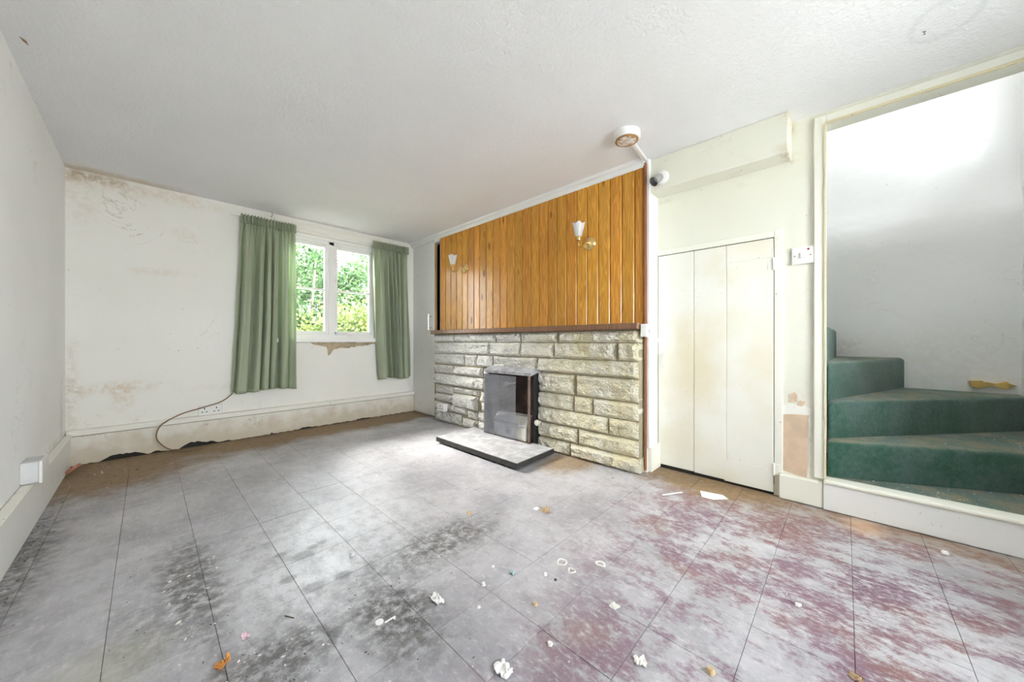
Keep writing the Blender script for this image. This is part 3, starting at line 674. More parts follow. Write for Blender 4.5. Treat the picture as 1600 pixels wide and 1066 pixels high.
row(.006, .140, [(3.78, 3.60), (3.59, 3.23)]); row(.006, .113, [(3.22, 2.95), (2.94, 2.725)])
row(.535, .710, [(2.085, 1.682), (1.66, R_)], True, .010)
row(.395, .528, [(2.085, 1.69), (1.685, 1.508), (1.50, R_)], True)
row(.258, .390, [(2.085, 1.364), (1.36, R_)], True, .004)
row(.122, .250, [(2.085, 1.65), (1.64, R_)], True, .002)
row(.002, .116, [(2.085, 1.728), (1.72, R_ - .01)], True, .014)
ms = tag(box('mantel_shelf', 2.478, 2.624, 1.100, 3.80, 1.088, 1.134, 'shelf_wood', None, .004), 'long brown wooden mantel shelf on top of the stone fireplace', 'shelf')
# ------------------------------------------------------------------ hearth and stove
hb = bmesh.new(); prism(hb, ragged([(1.955, 1.815), (2.455, 1.842), (2.47, 2.94), (1.962, 2.905)], .002, .06, 5), .018, .062, .003, 1)
tag(obj('hearth_slab', hb, 'slate'), 'dusty slate hearth slab lying in front of the stove', 'hearth')
hb = bmesh.new(); add_box(hb, 2.02, 2.45, 1.87, 2.86, .0005, .018)
obj('slab_gap_shade', hb, 'dark', bpy.data.objects['hearth_slab'])  # dark box painted as the shadow gap beneath the slab
st = thing('fireplace_stove', (2.45, 2.38, .062), 'grey metal stove niche set in the stone fireplace', 'stove')
HZ = .063
box('back_plate', 2.575, 2.60, 2.075, 2.69, HZ, .715, 'iron', st)
bms = bmesh.new(); slab_yz(bms, [(2.692, HZ), (2.648, HZ), (2.648, .66), (2.692, .70)], 2.43, 2.59); obj('side_cheek', bms, 'grey_metal', st)
bms = bmesh.new(); slab_xz(bms, [(2.41, .678), (2.405, .705), (2.49, .742), (2.59, .742), (2.59, .71), (2.49, .70)], 2.065, 2.692)
tag(obj('hood', bms, 'grey_metal', st), 'dusty sloping metal hood')
bms = bmesh.new(); add_box(bms, 2.455, 2.59, 2.068, 2.088, HZ, .70, .002); obj('side_cheek', bms, 'black', st)  # black panel painted as the dark gap beside the tube
tag(obj('post', tube(bmesh.new(), [(2.43, 2.105, HZ), (2.43, 2.105, .69)], .0125, 12), 'iron_tube', st, True), 'rust-brown round corner tube')
ab = bmesh.new(); slab_xz(ab, [(2.415, HZ + .002), (2.415, .20), (2.425, .208), (2.47, .285), (2.56, .285), (2.56, HZ + .002)], 2.135, 2.575)
bmesh.ops.bevel(ab, geom=ab.edges[:], offset=.006, segments=2, affect='EDGES')
ash = tag(obj('ash_box', ab, 'enamel', st), 'pale dusty ash box with sloping lid')
obj('lid_strip', add_box(bmesh.new(), 2.405, 2.42, 2.14, 2.57, .192, .212, .003), 'grey_metal', ash)
tag(obj('dial', lathe(bmesh.new(), (2.416, 2.36, .135), (-1, 0, 0), [(.040, 0), (.040, .004), (.034, .007), (.028, .005), (.016, .006), (.014, .014), (.0, .015)], 20), 'grey_metal', ash, True), 'round grey air dial')
tag(obj('knob', lathe(bmesh.new(), (2.575, 2.42, .575), (-1, 0, 0), [(.010, 0), (.010, .10), (.020, .105), (.026, .12), (.024, .135), (.012, .142), (.0, .143)], 16), 'enamel', st, True), 'pale round knob')
tag(obj('side_knob', lathe(bmesh.new(), (2.50, 2.03, .255), (-1, 0, 0), [(.012, 0), (.012, .03), (.026, .034), (.028, .05), (.020, .062), (.0, .066)], 16), 'enamel', st, True), 'small white control knob on the stone')
bms = bmesh.new(); add_box(bms, 2.398, 2.56, 2.08, 2.69, HZ - .0005, HZ + .008, .001); obj('floor_plate', bms, 'iron', st)
gs = bmesh.new(); slab_xz(gs, [(2.392, HZ + .009), (2.388, HZ + .009), (2.400, .664), (2.404, .664)], 2.245, 2.69)
tag(obj('dusty_screen', gs, 'dusty_glass'), 'dusty see-through sheet standing across the stove niche', 'screen')
# white box on the mantel end
jb = thing('junction_box', (2.60, 1.08, 1.03), 'small white junction box at the mantel shelf end', 'junction box')
box('body', 2.515, 2.60, 1.045, 1.095, 1.03, 1.125, 'plastic', jb, .006, 2)
obj('cover_screw', lathe(bmesh.new(), (2.56, 1.045, 1.075), (0, -1, 0), [(.018, 0), (.018, .008), (.012, .012), (0, .012)], 12), 'plastic_grey', jb, True)
sk = thing('stone_socket', (2.49, 3.53, .15), 'white surface socket mounted low on the fireplace stones', 'socket')
box('body', 2.440, 2.50, 3.46, 3.60, .155, .245, 'plastic', sk, .006, 2)
for y, z, w, h in ((3.53, .218, .010, .018), (3.505, .185, .016, .009), (3.555, .185, .016, .009)): box('slot', 2.4385, 2.441, y - w / 2, y + w / 2, z - h / 2, z + h / 2, 'black', sk)

# ------------------------------------------------------------------ wall lights
def wall_light(y, z, label, dx, dy):
    r = thing('wall_light', (2.606, y, z - .1), label, 'wall light', 'brass wall lights on the pine boarding')
    obj('backplate', lathe(bmesh.new(), (2.606, y, z), (-1, 0, 0), [(.058, 0), (.060, .006), (.054, .016), (.040, .026), (.018, .032), (.012, .040), (0, .041)], 28), 'brass', r, True)
    sy = y + dy; sx = 2.606 - dx; z -= .02
    obj('arm', tube(bmesh.new(), smooth_path([(2.575, y, z + .02), (2.555, y + dy * .15, z + .022), (2.535, y + dy * .35, z), (2.51, y + dy * .7, z - .025), (sx, sy, z - .012), (sx, sy, z + .025)], 7), .0045, 8), 'brass', r, True)
    obj('cup', lathe(bmesh.new(), (sx, sy, z + .02), (0, 0, 1), [(.006, 0), (.016, .006), (.020, .022), (.026, .036), (.022, .038), (.004, .03)], 18), 'brass', r, True)
    # tulip shade with a scalloped rim
    bm = bmesh.new(); n = 30; rings = []
    prof = [(.016, .03), (.028, .045), (.036, .075), (.043, .110), (.052, .145), (.050, .146), (.041, .110), (.034, .075), (.026, .048), (.014, .034)]
    for k, (rr, h) in enumerate(prof):
        ring = []
        for i in range(n):
            a = 2 * math.pi * i / n; lob = .008 * math.cos(a * 5) if k in (4, 5) else 0; rl = 1 + .05 * math.cos(a * 5) * (h / .146)
            ring.append(bm.verts.new((sx + rr * rl * math.cos(a), sy + rr * rl * math.sin(a), z + .02 + h + lob)))
        rings.append(ring)
    for a, b in zip(rings, rings[1:] + rings[:1]):
        for i in range(n): bm.faces.new((a[i], a[(i + 1) % n], b[(i + 1) % n], b[i]))
    obj('lamp_shade', bm, 'lampglass', r, True)
    obj('bulb', lathe(bmesh.new(), (sx, sy, z + .055), (0, 0, 1), [(.008, 0), (.010, .02), (.015, .05), (.017, .085), (.012, .112), (.004, .125), (0, .127)], 14), 'lampglass', r, True)
    return r
wall_light(1.575, 1.83, 'brass wall light with white tulip shade close to the boxed beam', .13, .028)
wall_light(3.255, 1.86, 'brass wall light with white tulip shade close to the white door', .12, .085)

# ------------------------------------------------------------------ ceiling fitting, conduit, spotlight
cf = thing('ceiling_fitting', (2.20, 1.05, 2.32), 'round white ceiling fitting with a rust-stained face', 'ceiling fitting')
obj('body', lathe(bmesh.new(), (2.20, 1.05, ZC), (0, 0, -1), [(.085, 0), (.085, .038), (.080, .046), (.072, .047), (0, .047)], 36), 'plastic', cf, True)
obj('face_ring', lathe(bmesh.new(), (2.20, 1.05, ZC - .046), (0, 0, -1), [(.072, 0), (.074, .006), (.064, .009), (0.060, .006), (0, .006)], 36), 'rust_ring', cf, True)
obj('face_plate', lathe(bmesh.new(), (2.20, 1.05, ZC - .051), (0, 0, -1), [(.061, 0), (.060, .004), (.02, .006), (0, .006)], 36), 'rust', cf, True)
bmk = bmesh.new(); b = add_box(bmesh.new(), 0, .40, -.016, .016, -.022, 0, .004)
bmesh.ops.rotate(b, verts=b.verts[:], cent=(0, 0, 0), matrix=Matrix.Rotation(math.atan2(.045, .40), 3, 'Z')); bmesh.ops.translate(b, verts=b.verts[:], vec=(2.27, 1.058, ZC)); merge(bmk, b)
tag(obj('ceiling_conduit', bmk, 'plastic'), 'short white conduit on the ceiling by the round fitting', 'conduit')
sp = thing('spotlight', (2.65, .99, 2.20), 'small white spotlight with a silver head on the boxed beam', 'spotlight')
obj('base_plate', lathe(bmesh.new(), (2.65, .985, 2.215), (-1, 0, 0), [(.048, 0), (.050, .008), (.046, .020), (.030, .028), (0, .030)], 28), 'plastic', sp, True)
ax = Vector((-.62, .30, -.55)).normalized()
obj('neck', tube(bmesh.new(), [(2.63, .985, 2.215), (2.60, .995, 2.200)], .012, 10), 'plastic', sp, True)
p0 = Vector((2.605, .992, 2.205))
obj('head', lathe(bmesh.new(), p0, ax, [(.012, -.02), (.026, -.012), (.030, .01), (.036, .065), (.033, .065), (.026, .02), (0, .015)], 22), 'steel', sp, True)

# ------------------------------------------------------------------ sockets, switch, cable
ds = thing('double_socket', (.42, YB - .05, .29), 'white double plug socket above the trunking with a cable below', 'socket')
box('plate', .337, .513, YB - .024, YB - .001, .287, .377, 'plastic', ds, .005, 2)
for cx_ in (.380, .468):
    for dx, dz, w, h in ((0, .018, .008, .016), (-.016, -.014, .014, .007), (.016, -.014, .014, .007)):
        box('slot', cx_ + dx - w / 2, cx_ + dx + w / 2, YB - .0253, YB - .0235, .332 + dz - h / 2, .332 + dz + h / 2, 'black', ds)
box('switch_rocker', .415, .433, YB - .028, YB - .023, .340, .362, 'plastic', ds, .002)
lsx = thing('corner_socket_box', (XL, 3.12, .26), 'dusty grey socket box sitting on the left skirting', 'socket')
box('back_box', XL, XL + .062, 3.04, 3.19, .262, .372, 'plastic_grey', lsx, .005, 2)
box('face_plate', XL + .06, XL + .072, 3.03, 3.20, .258, .376, 'plastic', lsx, .004, 2)
sw = thing('cooker_switch', (XD, .193, 1.478), 'cream switch plate with a red indicator next to the stair opening', 'switch')
box('plate', XD - .014, XD - .0, .139, .246, 1.478, 1.585, 'plastic', sw, .004, 2)
box('rocker', XD - .021, XD - .013, .172, .205, 1.515, 1.548, 'plastic', sw, .003, 2)
obj('indicator', lathe(bmesh.new(), (XD - .0135, .165, 1.566), (-1, 0, 0), [(.006, 0), (.006, .003), (0, .004)], 10), 'red', sw)
for y in (.155, .231): obj('screw', lathe(bmesh.new(), (XD - .0135, y, 1.53), (-1, 0, 0), [(.0042, 0), (.0042, .0015), (0, .002)], 10), 'rust_ring', sw)
cb = smooth_path([(.585, 4.37, .485), (.50, 4.37, .415), (.36, 4.375, .372), (.22, 4.38, .335), (.09, 4.37, .26), (.055, 4.36, .16), (.10, 4.35, .07), (.18, 4.32, .018), (.29, 4.27, .008), (.35, 4.28, .007)], 8)
tag(obj('loose_cable', tube(bmesh.new(), cb, .0055, 8), 'cable', None, True), 'brown cable looping from the curtain hem down to the floor', 'cable')

# patches where paint has come away
obj('peeling_edge', slab_yz(bmesh.new(), ragged([(.318, .16), (.160, .150), (.152, .59), (.275, .60), (.312, .55)], .007, .02, 18), XD - .0025, XD), 'paint_grimy', ws)
obj('plaster_patch', slab_yz(bmesh.new(), ragged([(.305, .17), (.172, .155), (.163, .545), (.297, .530)], .003, .03, 8), XD - .0045, XD), 'bare_plaster', ws)
for poly, sd in (([(.262, .61), (.225, .615), (.215, .65), (.235, .68), (.258, .66)], 1), ([(.215, .59), (.185, .60), (.18, .625), (.205, .63)], 2)):
    obj('paint_chip', slab_yz(bmesh.new(), ragged(poly, .005, .012, sd), XD - .003, XD), 'bare_plaster', ws)
wst = bpy.data.objects['wall_stairwell']
obj('paint_chip', slab_yz(bmesh.new(), ragged([(-.68, .655), (-.66, .70), (-.72, .705), (-.78, .69), (-.83, .71), (-.87, .68), (-.83, .66), (-.77, .672), (-.72, .65)], .006, .02, 6), SX - .022, SX + .05), 'ochre_paint', wst)

# ------------------------------------------------------------------ stairs
stc = thing('staircase', (3.5, -.4, .17), 'winding stairs covered in worn green carpet', 'stairs')
r2 = ((2.848, .080), (3.345, -.893)); r3 = ((2.925, .080), (4.10, -.893)); r4 = ((2.985, .080), (4.235, -.350)); r5 = ((3.05, .083), (4.235, .058))
def inset(p): return p
steps = [
    (.0, .178, [(XD + .032, .082), (XD + .032, -.893), (3.40, -.893), (2.90, .082)], .004),
    (.16, .395, [r2[0], r2[1], (4.16, -.893), (2.97, .084)], .022),
    (.37, .625, [r3[0], r3[1], (4.235, -.893), (4.235, -.30), (3.02, .084)], .025),
    (.60, .865, [r4[0], r4[1], (4.235, .10), (3.05, .12)], .030),
    (.84, 1.105, [(2.93, .09), r5[0], r5[1], (4.235, .40), (2.93, .40)], .035),
    (1.08, 1.34, [(2.93, .36), (4.235, .36), (4.235, .68), (2.93, .68)], .03)]
for z0, z1, poly, bev in steps: obj('step', prism(bmesh.new(), poly, z0, z1, bev, 4), 'carpet', stc, True)

# ------------------------------------------------------------------ curtains
def curtain(xl_t, xr_t, xl_b, xr_b, z_t, z_b, y0, folds, seed, label, flare=0.0):
    rg = random.Random(seed)
    c = thing('curtain', ((xl_b + xr_b) / 2, y0, z_b), label, 'curtain', 'sage green curtains at the window')
    ph = [rg.uniform(0, 6) for _ in range(6)]; zh = z_t - .085
    def off(s, v):
        w = folds * 2 * math.pi
        sw_ = s + .045 * math.sin(s * 9 + ph[0]) + .02 * math.sin(v * 3 + ph[1]) * v
        a = .030 + .020 * min(1, v * 2)
        b_ = math.sin(w * sw_ + ph[2]); b_ = math.copysign(abs(b_) ** .7, b_)
        return a * b_ + .4 * a * math.sin(w * 2.1 * sw_ + ph[3] + v) * (1 - .5 * v) + .02 * v * math.sin(s * 4 + ph[4])
    nu, nv = 120, 44; bm = bmesh.new(); g = []
    for j in range(nv + 1):
        v = j / nv; row_ = []
        z = zh + .01 + (z_b - zh - .01) * v
        gather = 1 - .035 * math.exp(-v * 14)
        for i in range(nu + 1):
            s = i / nu
            xl = xl_t + (xl_b - xl_t) * v ** 1.3; xr = xr_t + (xr_b - xr_t) * v
            x = (xl + xr) / 2 + (s - .5) * (xr - xl) * gather + .012 * v * math.sin(folds * 2 * math.pi * s + ph[5])
            zz = z + (.014 * math.sin(s * 7 + ph[1]) + flare * (1 - s) ** 2) * v ** 3
            k = max(.25, min(1, v * 9 + .25)); fine = .012 * (1 - min(1, v * 6)) * math.sin(s * folds * 3 * 2 * math.pi)
            row_.append(bm.verts.new((x, y0 - off(s, v) * k - fine, zz)))
        g.append(row_)
    for j in range(nv):
        for i in range(nu): bm.faces.new((g[j][i], g[j][i + 1], g[j + 1][i + 1], g[j + 1][i]))
    o = obj('drape', bm, 'curtain', c, True)
    md = o.modifiers.new('thickness', 'SOLIDIFY'); md.thickness = .003
    bm = bmesh.new(); g = []; nu = 130
    for j in range(9):
        v = j / 8; row_ = []; z = z_t - .09 * v
        for i in range(nu + 1):
            s = i / nu; w = s * folds * 3 * 2 * math.pi
            amp = .021 + .006 * math.cos(v * 6.28); x = xl_t + (xr_t - xl_t) * s + .003 * math.sin(w * 2)
            zz = z + (.008 * math.sin(w) * (1 - v) if j < 3 else 0)
            row_.append(bm.verts.new((x, y0 - .008 - amp * math.sin(w + .4 * math.sin(s * 20)), zz)))
        g.append(row_)
    for j in range(8):
        for i in range(nu): bm.faces.new((g[j][i], g[j][i + 1], g[j + 1][i + 1], g[j + 1][i]))
    o = obj('heading_tape', bm, 'curtain', c, True); md = o.modifiers.new('thickness', 'SOLIDIFY'); md.thickness = .003
    return c
curtain(.650, 1.135, .575, 1.125, 2.275, .485, 4.385, 6, 3, 'wide sage green curtain on the side of the plug socket')
curtain(2.00, 2.505, 2.075, 2.545, 2.285, .50, 4.385, 7, 8, 'narrower sage green curtain beside the tall white door')
rl = tag(box('curtain_track', .58, 2.55, YB - .036, YB - .024, 2.262, 2.282, 'paint_white', None, .004), 'slim white curtain track above the window', 'curtain rail')
for x in (.70, 1.52, 2.45): obj('bracket', add_box(bmesh.new(), x - .008, x + .008, YB - .026, YB - .0225, 2.266, 2.292, .002), 'paint_white', rl)
hk = tube(bmesh.new(), smooth_path([(.92, YB - .001, 2.335), (.92, YB - .03, 2.335), (.925, YB - .045, 2.35), (.92, YB - .04, 2.365)], 5), .003, 6)
tag(obj('wall_hook', hk, 'rust_ring', None, True), 'tiny wire hook above the wide curtain', 'hook')

# ------------------------------------------------------------------ litter on the floor
def crumple(name, x, y, size, h, mat, label, cat, seed, stretch=1.0, z=0.0):
    size *= .62; h *= .7; rg = random.Random(seed); n = 7; bm = bmesh.new(); g = []; ang = rg.uniform(0, 6.28); ca, sa = math.cos(ang), math.sin(ang)
    for j in range(n + 1):
        row_ = []
        for i in range(n + 1):
            u, v = (i / n - .5) * size * stretch, (j / n - .5) * size
            u += rg.uniform(-1, 1) * size * .09; v += rg.uniform(-1, 1) * size * .09
            hh = h * abs(mnoise.noise(Vector((u * 3 / size + seed, v * 3 / size, 1)))) * 1.6 + rg.uniform(0, h * .3)
            row_.append(bm.verts.new((x + u * ca - v * sa, y + u * sa + v * ca, z + .001 + hh)))
        g.append(row_)
    for j in range(n):
        for i in range(n):
            if (i in (0, n - 1) and j in (0, n - 1)) and rg.random() < .7: continue
            bm.faces.new((g[j][i], g[j][i + 1], g[j + 1][i + 1], g[j + 1][i]))
    zm = min(v.co.z for v in bm.verts)
    for v in bm.verts: v.co.z -= zm - z - .0008
    o = obj(name, bm, mat); md = o.modifiers.new('thickness', 'SOLIDIFY'); md.thickness = .0012; md.offset = 1
    return tag(o, label, cat)
def chip(name, x, y, size, h, mat, label, cat, seed, long=1.0, ang=None, group=None):
    rg = random.Random(seed); bm = bmesh.new(); n = rg.randint(5, 7); a0 = rg.uniform(0, 6.28) if ang is None else 0
    pts = []
    for k in range(n):
        a = a0 + 2 * math.pi * k / n + rg.uniform(-.25, .25); r_ = size * .5 * rg.uniform(.65, 1.1)
        pts.append((r_ * math.cos(a) * long, r_ * math.sin(a)))
    if ang is not None: pts = [(p * math.cos(ang) - q * math.sin(ang), p * math.sin(ang) + q * math.cos(ang)) for p, q in pts]
    low = [bm.verts.new((x + p, y + q, .0006)) for p, q in pts]; top = [bm.verts.new((x + p * rg.uniform(.6, .9), y + q * rg.uniform(.6, .9), h * rg.uniform(.6, 1.1))) for p, q in pts]
    bm.faces.new(low[::-1]); bm.faces.new(top)
    for k in range(n): bm.faces.new((low[k], low[(k + 1) % n], top[(k + 1) % n], top[k]))
    return tag(obj(name, bm, mat), label, cat, group)
import mathutils
_a = math.atan2(570, 545); _s, _c = math.sin(_a), math.cos(_a)
crumple('crumpled_card', 1.613, 1.267, .075, .040, 'card', 'crumpled tan card scrap on the floor facing the hearth', 'scrap', 1)
crumple('paper_scrap', 1.598, 1.328, .050, .008, 'paper', 'small white paper scrap touching the crumpled tan card', 'paper', 2)
pp = bmesh.new(); prism(pp, [(2.545, .70), (2.455, .665), (2.46, .60), (2.535, .535), (2.575, .575)], .001, .003); tag(obj('paper_sheet', pp, 'paper'), 'flat torn white paper near the planked cupboard door', 'paper')
tag(obj('white_stick', tube(bmesh.new(), [(2.299, .854, .005), (2.427, .775, .006)], .0045, 8), 'paper'), 'thin white stick lying near the flat white paper', 'stick')
crumple('crumpled_paper', 0.769, 1.133, .050, .030, 'paper', 'small crumpled white paper on grey floor beyond the key', 'paper', 3, 1.7)
crumple('torn_tissue', 0.745, 0.750, .068, .022, 'paper', 'torn white tissue at the bottom edge of the floor', 'tissue', 4, 1.3)
crumple('wrinkled_paper', 1.058, 0.461, .055, .018, 'chip', 'wrinkled pale paper between purple floor patches', 'paper', 5)
kb = bmesh.new(); lathe(kb, (.570, 1.196, .0005), (0, 0, 1), [(.014, 0), (.014, .003), (.005, .0031), (.005, .0029), (.0, .0029)], 14); add_box(kb, .582, .622, 1.176, 1.183, .0008, .0035, .0008); add_box(kb, .612, .617, 1.168, 1.178, .0008, .0035)
tag(obj('small_key', kb, 'paper'), 'tiny pale key-shaped scrap lying on a black grime patch', 'key')
crumple('plastic_scrap', 1.082, 1.035, .035, .018, 'teal', 'pale teal plastic scrap on the grey tiles', 'plastic scrap', 6)
crumple('dry_leaf', 0.158, 1.378, .050, .040, 'orange', 'curled bright orange leaf on the grimy floor', 'leaf', 7)
crumple('pink_scrap', 0.230, 1.463, .035, .020, 'pink', 'pink and white scrap beyond the orange leaf', 'scrap', 8, 1.5)
crumple('dry_leaf', 1.453, -0.023, .05, .014, 'brown_leaf', 'curled brown leaf at the bottom edge by purple tiles', 'leaf', 9)
crumple('wrapper', 1.216, 0.629, .05, .008, 'chip', 'flat pale wrapper near the wrinkled paper', 'wrapper', 11)
tb = bmesh.new(); prism(tb, [(0, 0), (.15, .03), (.13, .10), (.03, .08)], 0, .022, .003, 1)
bmesh.ops.rotate(tb, verts=tb.verts[:], cent=(0, 0, 0), matrix=Matrix.Rotation(math.radians(-40), 3, 'X')); bmesh.ops.rotate(tb, verts=tb.verts[:], cent=(0, 0, 0), matrix=Matrix.Rotation(math.radians(75), 3, 'Z'))
zm = min(v.co.z for v in tb.verts); bmesh.ops.translate(tb, verts=tb.verts[:], vec=(-.36, 4.10, -zm + .001))
tag(obj('terracotta_shard', tb, 'terracotta'), 'broken terracotta shard in the dirty corner under the skirting', 'shard')
SM = [((755, 915), .022, 'chip', 'pale stone chip beside the crumpled white paper'), ((770, 886), .018, 'chip', 'square pale chip on the clean grey tiles'),
      ((748, 950), .018, 'chip', 'small pale chip closest to the crumpled white paper'), ((860, 1008), .020, 'chip', 'standing pale chip beside a small purple patch'),
      ((836, 946), .024, 'card', 'tan and white rubble lump on the grey tiles'), ((852, 899), .020, 'paper', 'little square of white card by the dried rings'),
      ((1247, 946), .022, 'paper', 'white chip on the streaky purple floor'), ((1476, 865), .030, 'paper', 'white sliver on the red-brown floor by the plinth'),
      ((550, 868), .028, 'plastic_grey', 'grey flake on the bright dusty tiles'), ((733, 803), .034, 'card', 'twisted tan strip in front of the hearth'),
      ((1110, 1052), .03, 'card', 'pale card flake among purple tiles at the bottom'), ((868, 907), .016, 'grit', 'dark grit lump by the dried rings')]
def fpx(px, py):
    u = (px - 800) / 545; t_ = 545 / (py - 533); return (t_ * (_s + u * _c), t_ * (_c - u * _s))
SMP = [(*fpx(*p), sz, m, l) for p, sz, m, l in SM]
for k, (x, y, sz, m, l) in enumerate(SMP): chip('rubble_chip', x, y, sz, sz * .5, m, l, 'chip', 40 + k)
tag(obj('rusty_nail', tube(bmesh.new(), [(.345, 1.470, .003), (.365, 1.435, .003)], .002, 6), 'grit'), 'dark nail on the dusty tiles near the paw-like prints', 'nail')
for k, (p, l) in enumerate((((878, 879), 'largest crusty white ring of dried plaster on the tiles'), ((893, 892), 'crusty white ring of dried plaster touching the largest one'), ((938, 881), 'separate crusty white ring of dried plaster on a tile joint'))):
    x, y = fpx(*p); bm = bmesh.new(); n = 30; rg = random.Random(k); R0 = (.021, .016, .019)[k]; rings = [[], [], []]
    for i in range(n):
        a = 2 * math.pi * i / n; w = R0 * (1 + .5 * mnoise.noise(Vector((math.cos(a) * .9, math.sin(a) * .9, k * 3.3))))
        for q, (dr, hh) in enumerate(((.004, .0006), (0, .004), (-.005, .0006))): rings[q].append(bm.verts.new((x + (w + dr) * math.cos(a), y + (w + dr) * math.sin(a), hh * rg.uniform(.8, 1.2))))
    for a, b in zip(rings, rings[1:]):
        for i in range(n): bm.faces.new((a[i], a[(i + 1) % n], b[(i + 1) % n], b[i]))
    tag(obj('plaster_ring', bm, 'chip', None, True), l, 'plaster')
# countless crumbs
def crumbs(name, spots, mat, label, seed, cat='debris', z=0.0):
    rg = random.Random(seed); V = []; Fc = []
    for (cx_, cy_, rx, ry, n, smin, smax) in spots:
        for _ in range(n):
            if rg.random() < .35: continue
            x, y = rg.gauss(cx_, rx), rg.gauss(cy_, ry)
            if z == 0.0 and not (XL + .04 < x < XD - .07 and YR + .1 < y < YB - .06): continue
            if z == 0.0 and x > 2.44 and y > 1.08: continue
            if z == 0.0 and x > 1.93 and 1.78 < y < 2.95: continue
            s = .62 * (smin + (smax - smin) * rg.random() ** 2.2); a = rg.uniform(0, 6.28); b0 = len(V); h = s * rg.uniform(.15, .5)
            for k in range(4):
                r_ = s * rg.uniform(.35, .75) * (1.5 if k % 2 else .8); V.append((x + r_ * math.cos(a + k * 1.57), y + r_ * math.sin(a + k * 1.57), z + .0006))
            V.append((x + rg.uniform(-.2, .2) * s, y + rg.uniform(-.2, .2) * s, z + h + .0006))
            Fc += [(b0 + k, b0 + (k + 1) % 4, b0 + 4) for k in range(4)] + [(b0 + 3, b0 + 2, b0 + 1, b0)]
    return tag(obj(name, (V, Fc), mat), label, cat, kind='stuff')
crumbs('pale_debris', [(1.2, 1.4, .9, 1.1, 260, .003, .011), (.13, 1.85, .06, .22, 60, .008, .022), (.24, 1.28, .12, .12, 40, .006, .018), (1.05, 1.5, .16, .12, 60, .005, .014), (.7, .9, .5, .4, 90, .003, .010),
                       (1.9, .3, .7, .5, 120, .003, .010), (-.2, 4.0, .2, .25, 40, .006, .02), (2.42, 1.25, .05, .3, 40, .004, .014), (1.9, 3.1, .1, .4, 40, .004, .012), (2.1, 1.5, .25, .15, 40, .004, .01)], 'chip', 'scattered pale plaster crumbs and flakes on the floor', 21)
crumbs('dark_debris', [(.6, 2.2, .6, .9, 260, .003, .009), (.62, 1.25, .09, .20, 90, .004, .011), (1.02, 1.45, .18, .11, 120, .004, .012), (.10, 1.95, .09, .3, 120, .004, .012), (-.40, 2.8, .03, .5, 120, .006, .02),
                       (.27, 1.28, .14, .10, 70, .004, .012), (2.0, 1.5, .6, .8, 160, .003, .008), (1.0, 3.2, .9, .6, 200, .003, .010), (2.43, 1.4, .04, .25, 50, .005, .015), (2.3, .6, .3, .3, 50, .003, .008)], 'grit', 'scattered dark grit specks on the floor', 22)
crumbs('brown_dirt', [(.9, 4.28, 1.0, .10, 500, .004, .014), (-.2, 4.05, .17, .25, 500, .005, .018), (2.73, .75, .04, .25, 160, .004, .012), (2.45, 1.70, .10, .05, 60, .004, .01), (1.8, 4.3, .5, .08, 200, .003, .01)], 'earth', 'loose brown earth along the back skirting and in corners', 23)
crumbs('stair_debris', [(3.1, -.45, .16, .22, 90, .004, .013), (2.93, -.25, .05, .25, 70, .004, .012)], 'chip', 'pale flakes scattered over the lowest green step', 24, z=.178)
o1 = crumbs('stair_crumbs', [(3.55, -.72, .18, .06, 60, .004, .014), (3.4, -.5, .22, .10, 30, .004, .01)], 'chip', 'pale flakes scattered over the second green step', 25, z=.395)
pf = bmesh.new(); V = [(0, 0, 0), (.018, .006, -.006), (.022, .03, -.012), (.006, .02, -.004)]; vs = [pf.verts.new((x -.40, y + 2.70, ZC - .001 + z)) for x, y, z in V]; pf.faces.new(vs)
o = obj('peeling_flake', pf, 'brown_leaf'); md = o.modifiers.new('t', 'SOLIDIFY'); md.thickness = .0015; tag(o, 'small dark flake of paint peeling from the ceiling', 'flake')

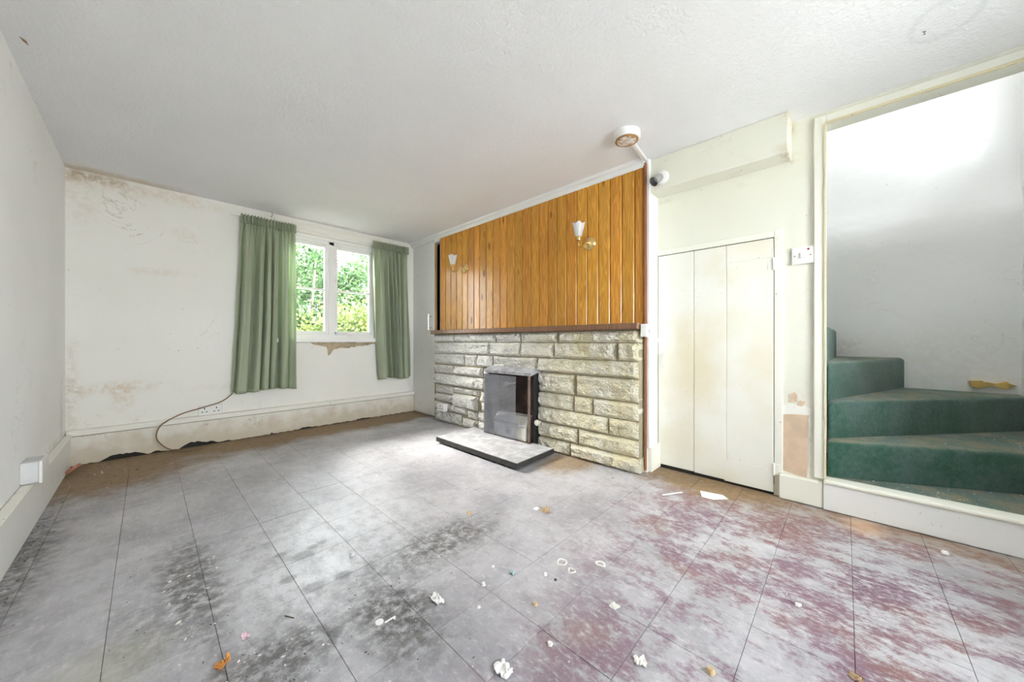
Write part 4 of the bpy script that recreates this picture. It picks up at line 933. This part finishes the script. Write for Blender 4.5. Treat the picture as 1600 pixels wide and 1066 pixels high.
# ------------------------------------------------------------------ garden
tag(box('ground', -25, 30, -25, 35, -.45, -.16, 'bounce_ground'), 'unseen ground outside, made pale to bounce light indoors', 'ground', kind=S)  # unseen ground, kept pale as a reflector for the ceiling
def shrub(cx_, cy_, rx, ry, h, n, ls, mat, label, seed):
    rg = random.Random(seed); r = thing('garden_shrub', (cx_, cy_, -.16), label, 'shrub', 'shrubs outside the window')
    bm = bmesh.new()
    for k in range(7):
        a = rg.uniform(0, 6.28); tube(bm, smooth_path([(cx_ + .1 * math.cos(a), cy_ + .1 * math.sin(a), -.16), (cx_ + rx * .3 * math.cos(a), cy_ + ry * .3 * math.sin(a), h * .4), (cx_ + rx * .6 * math.cos(a), cy_ + ry * .6 * math.sin(a), h * .85)], 4), [.03] * 4 + [.02] * 4 + [.008], 6)
    obj('stem', bm, 'bark', r, True)
    cl = [(rg.uniform(-1, 1), rg.uniform(-1, 1), rg.uniform(.08, 1)) for _ in range(70)]
    V = []; Fc = []
    for _ in range(n):
        u, v, w = rg.choice(cl)
        k = 1 - .45 * max(0, w - .6) / .4
        x = cx_ + u * rx * k + rg.gauss(0, .16); y = cy_ + v * ry * k + rg.gauss(0, .14); z = -.1 + w * h + rg.gauss(0, .15)
        if y < 5.3 and y > -3: y = 5.3 + rg.uniform(0, .2)
        if z < -.1: z = rg.uniform(-.1, .3)
        s = ls * rg.uniform(.6, 1.3); d = Vector((rg.gauss(0, 1), rg.gauss(0, 1), rg.gauss(-.3, .7))).normalized(); nrm = Vector((rg.gauss(0, .7), rg.gauss(-.4, .7), rg.gauss(.7, .6))).normalized()
        sd = d.cross(nrm)
        if sd.length < .1: continue
        sd.normalize(); p = Vector((x, y, z)); b0 = len(V)
        V += [tuple(p), tuple(p + d * s * .5 + sd * s * .28), tuple(p + d * s), tuple(p + d * s * .5 - sd * s * .28)]; Fc.append((b0, b0 + 1, b0 + 2, b0 + 3))
    me = bpy.data.meshes.new('foliage'); me.from_pydata(V, [], Fc); me.materials.append(M[mat])
    o = bpy.data.objects.new('foliage', me); col.objects.link(o); o.parent = r; o.location = -Vector((cx_, cy_, -.16)); o['kind'] = 'stuff'
shrub(2.0, 7.2, 1.3, .7, 2.9, 17000, .085, 'leaf_dark', 'tall dark green shrub filling the middle of the window', 1)
shrub(3.9, 7.4, 1.3, .7, 3.1, 17000, .09, 'leaf_dark', 'tall dark green shrub seen beside the narrower curtain', 2)
shrub(0.2, 7.3, 1.2, .7, 2.8, 9000, .10, 'leaf_dark', 'tall dark green shrub mostly behind the wide curtain', 3)
shrub(2.6, 6.1, .9, .45, 1.6, 8000, .07, 'leaf_light', 'low yellow-green bush in the lower window panes', 4)
shrub(1.2, 6.2, .7, .45, 1.4, 6000, .07, 'leaf_light', 'small yellow-green bush by the left casement', 5)
shrub(3.2, 9.6, 3.2, .7, 3.5, 26000, .12, 'leaf_dark', 'long dark hedge behind the nearer garden shrubs', 6)
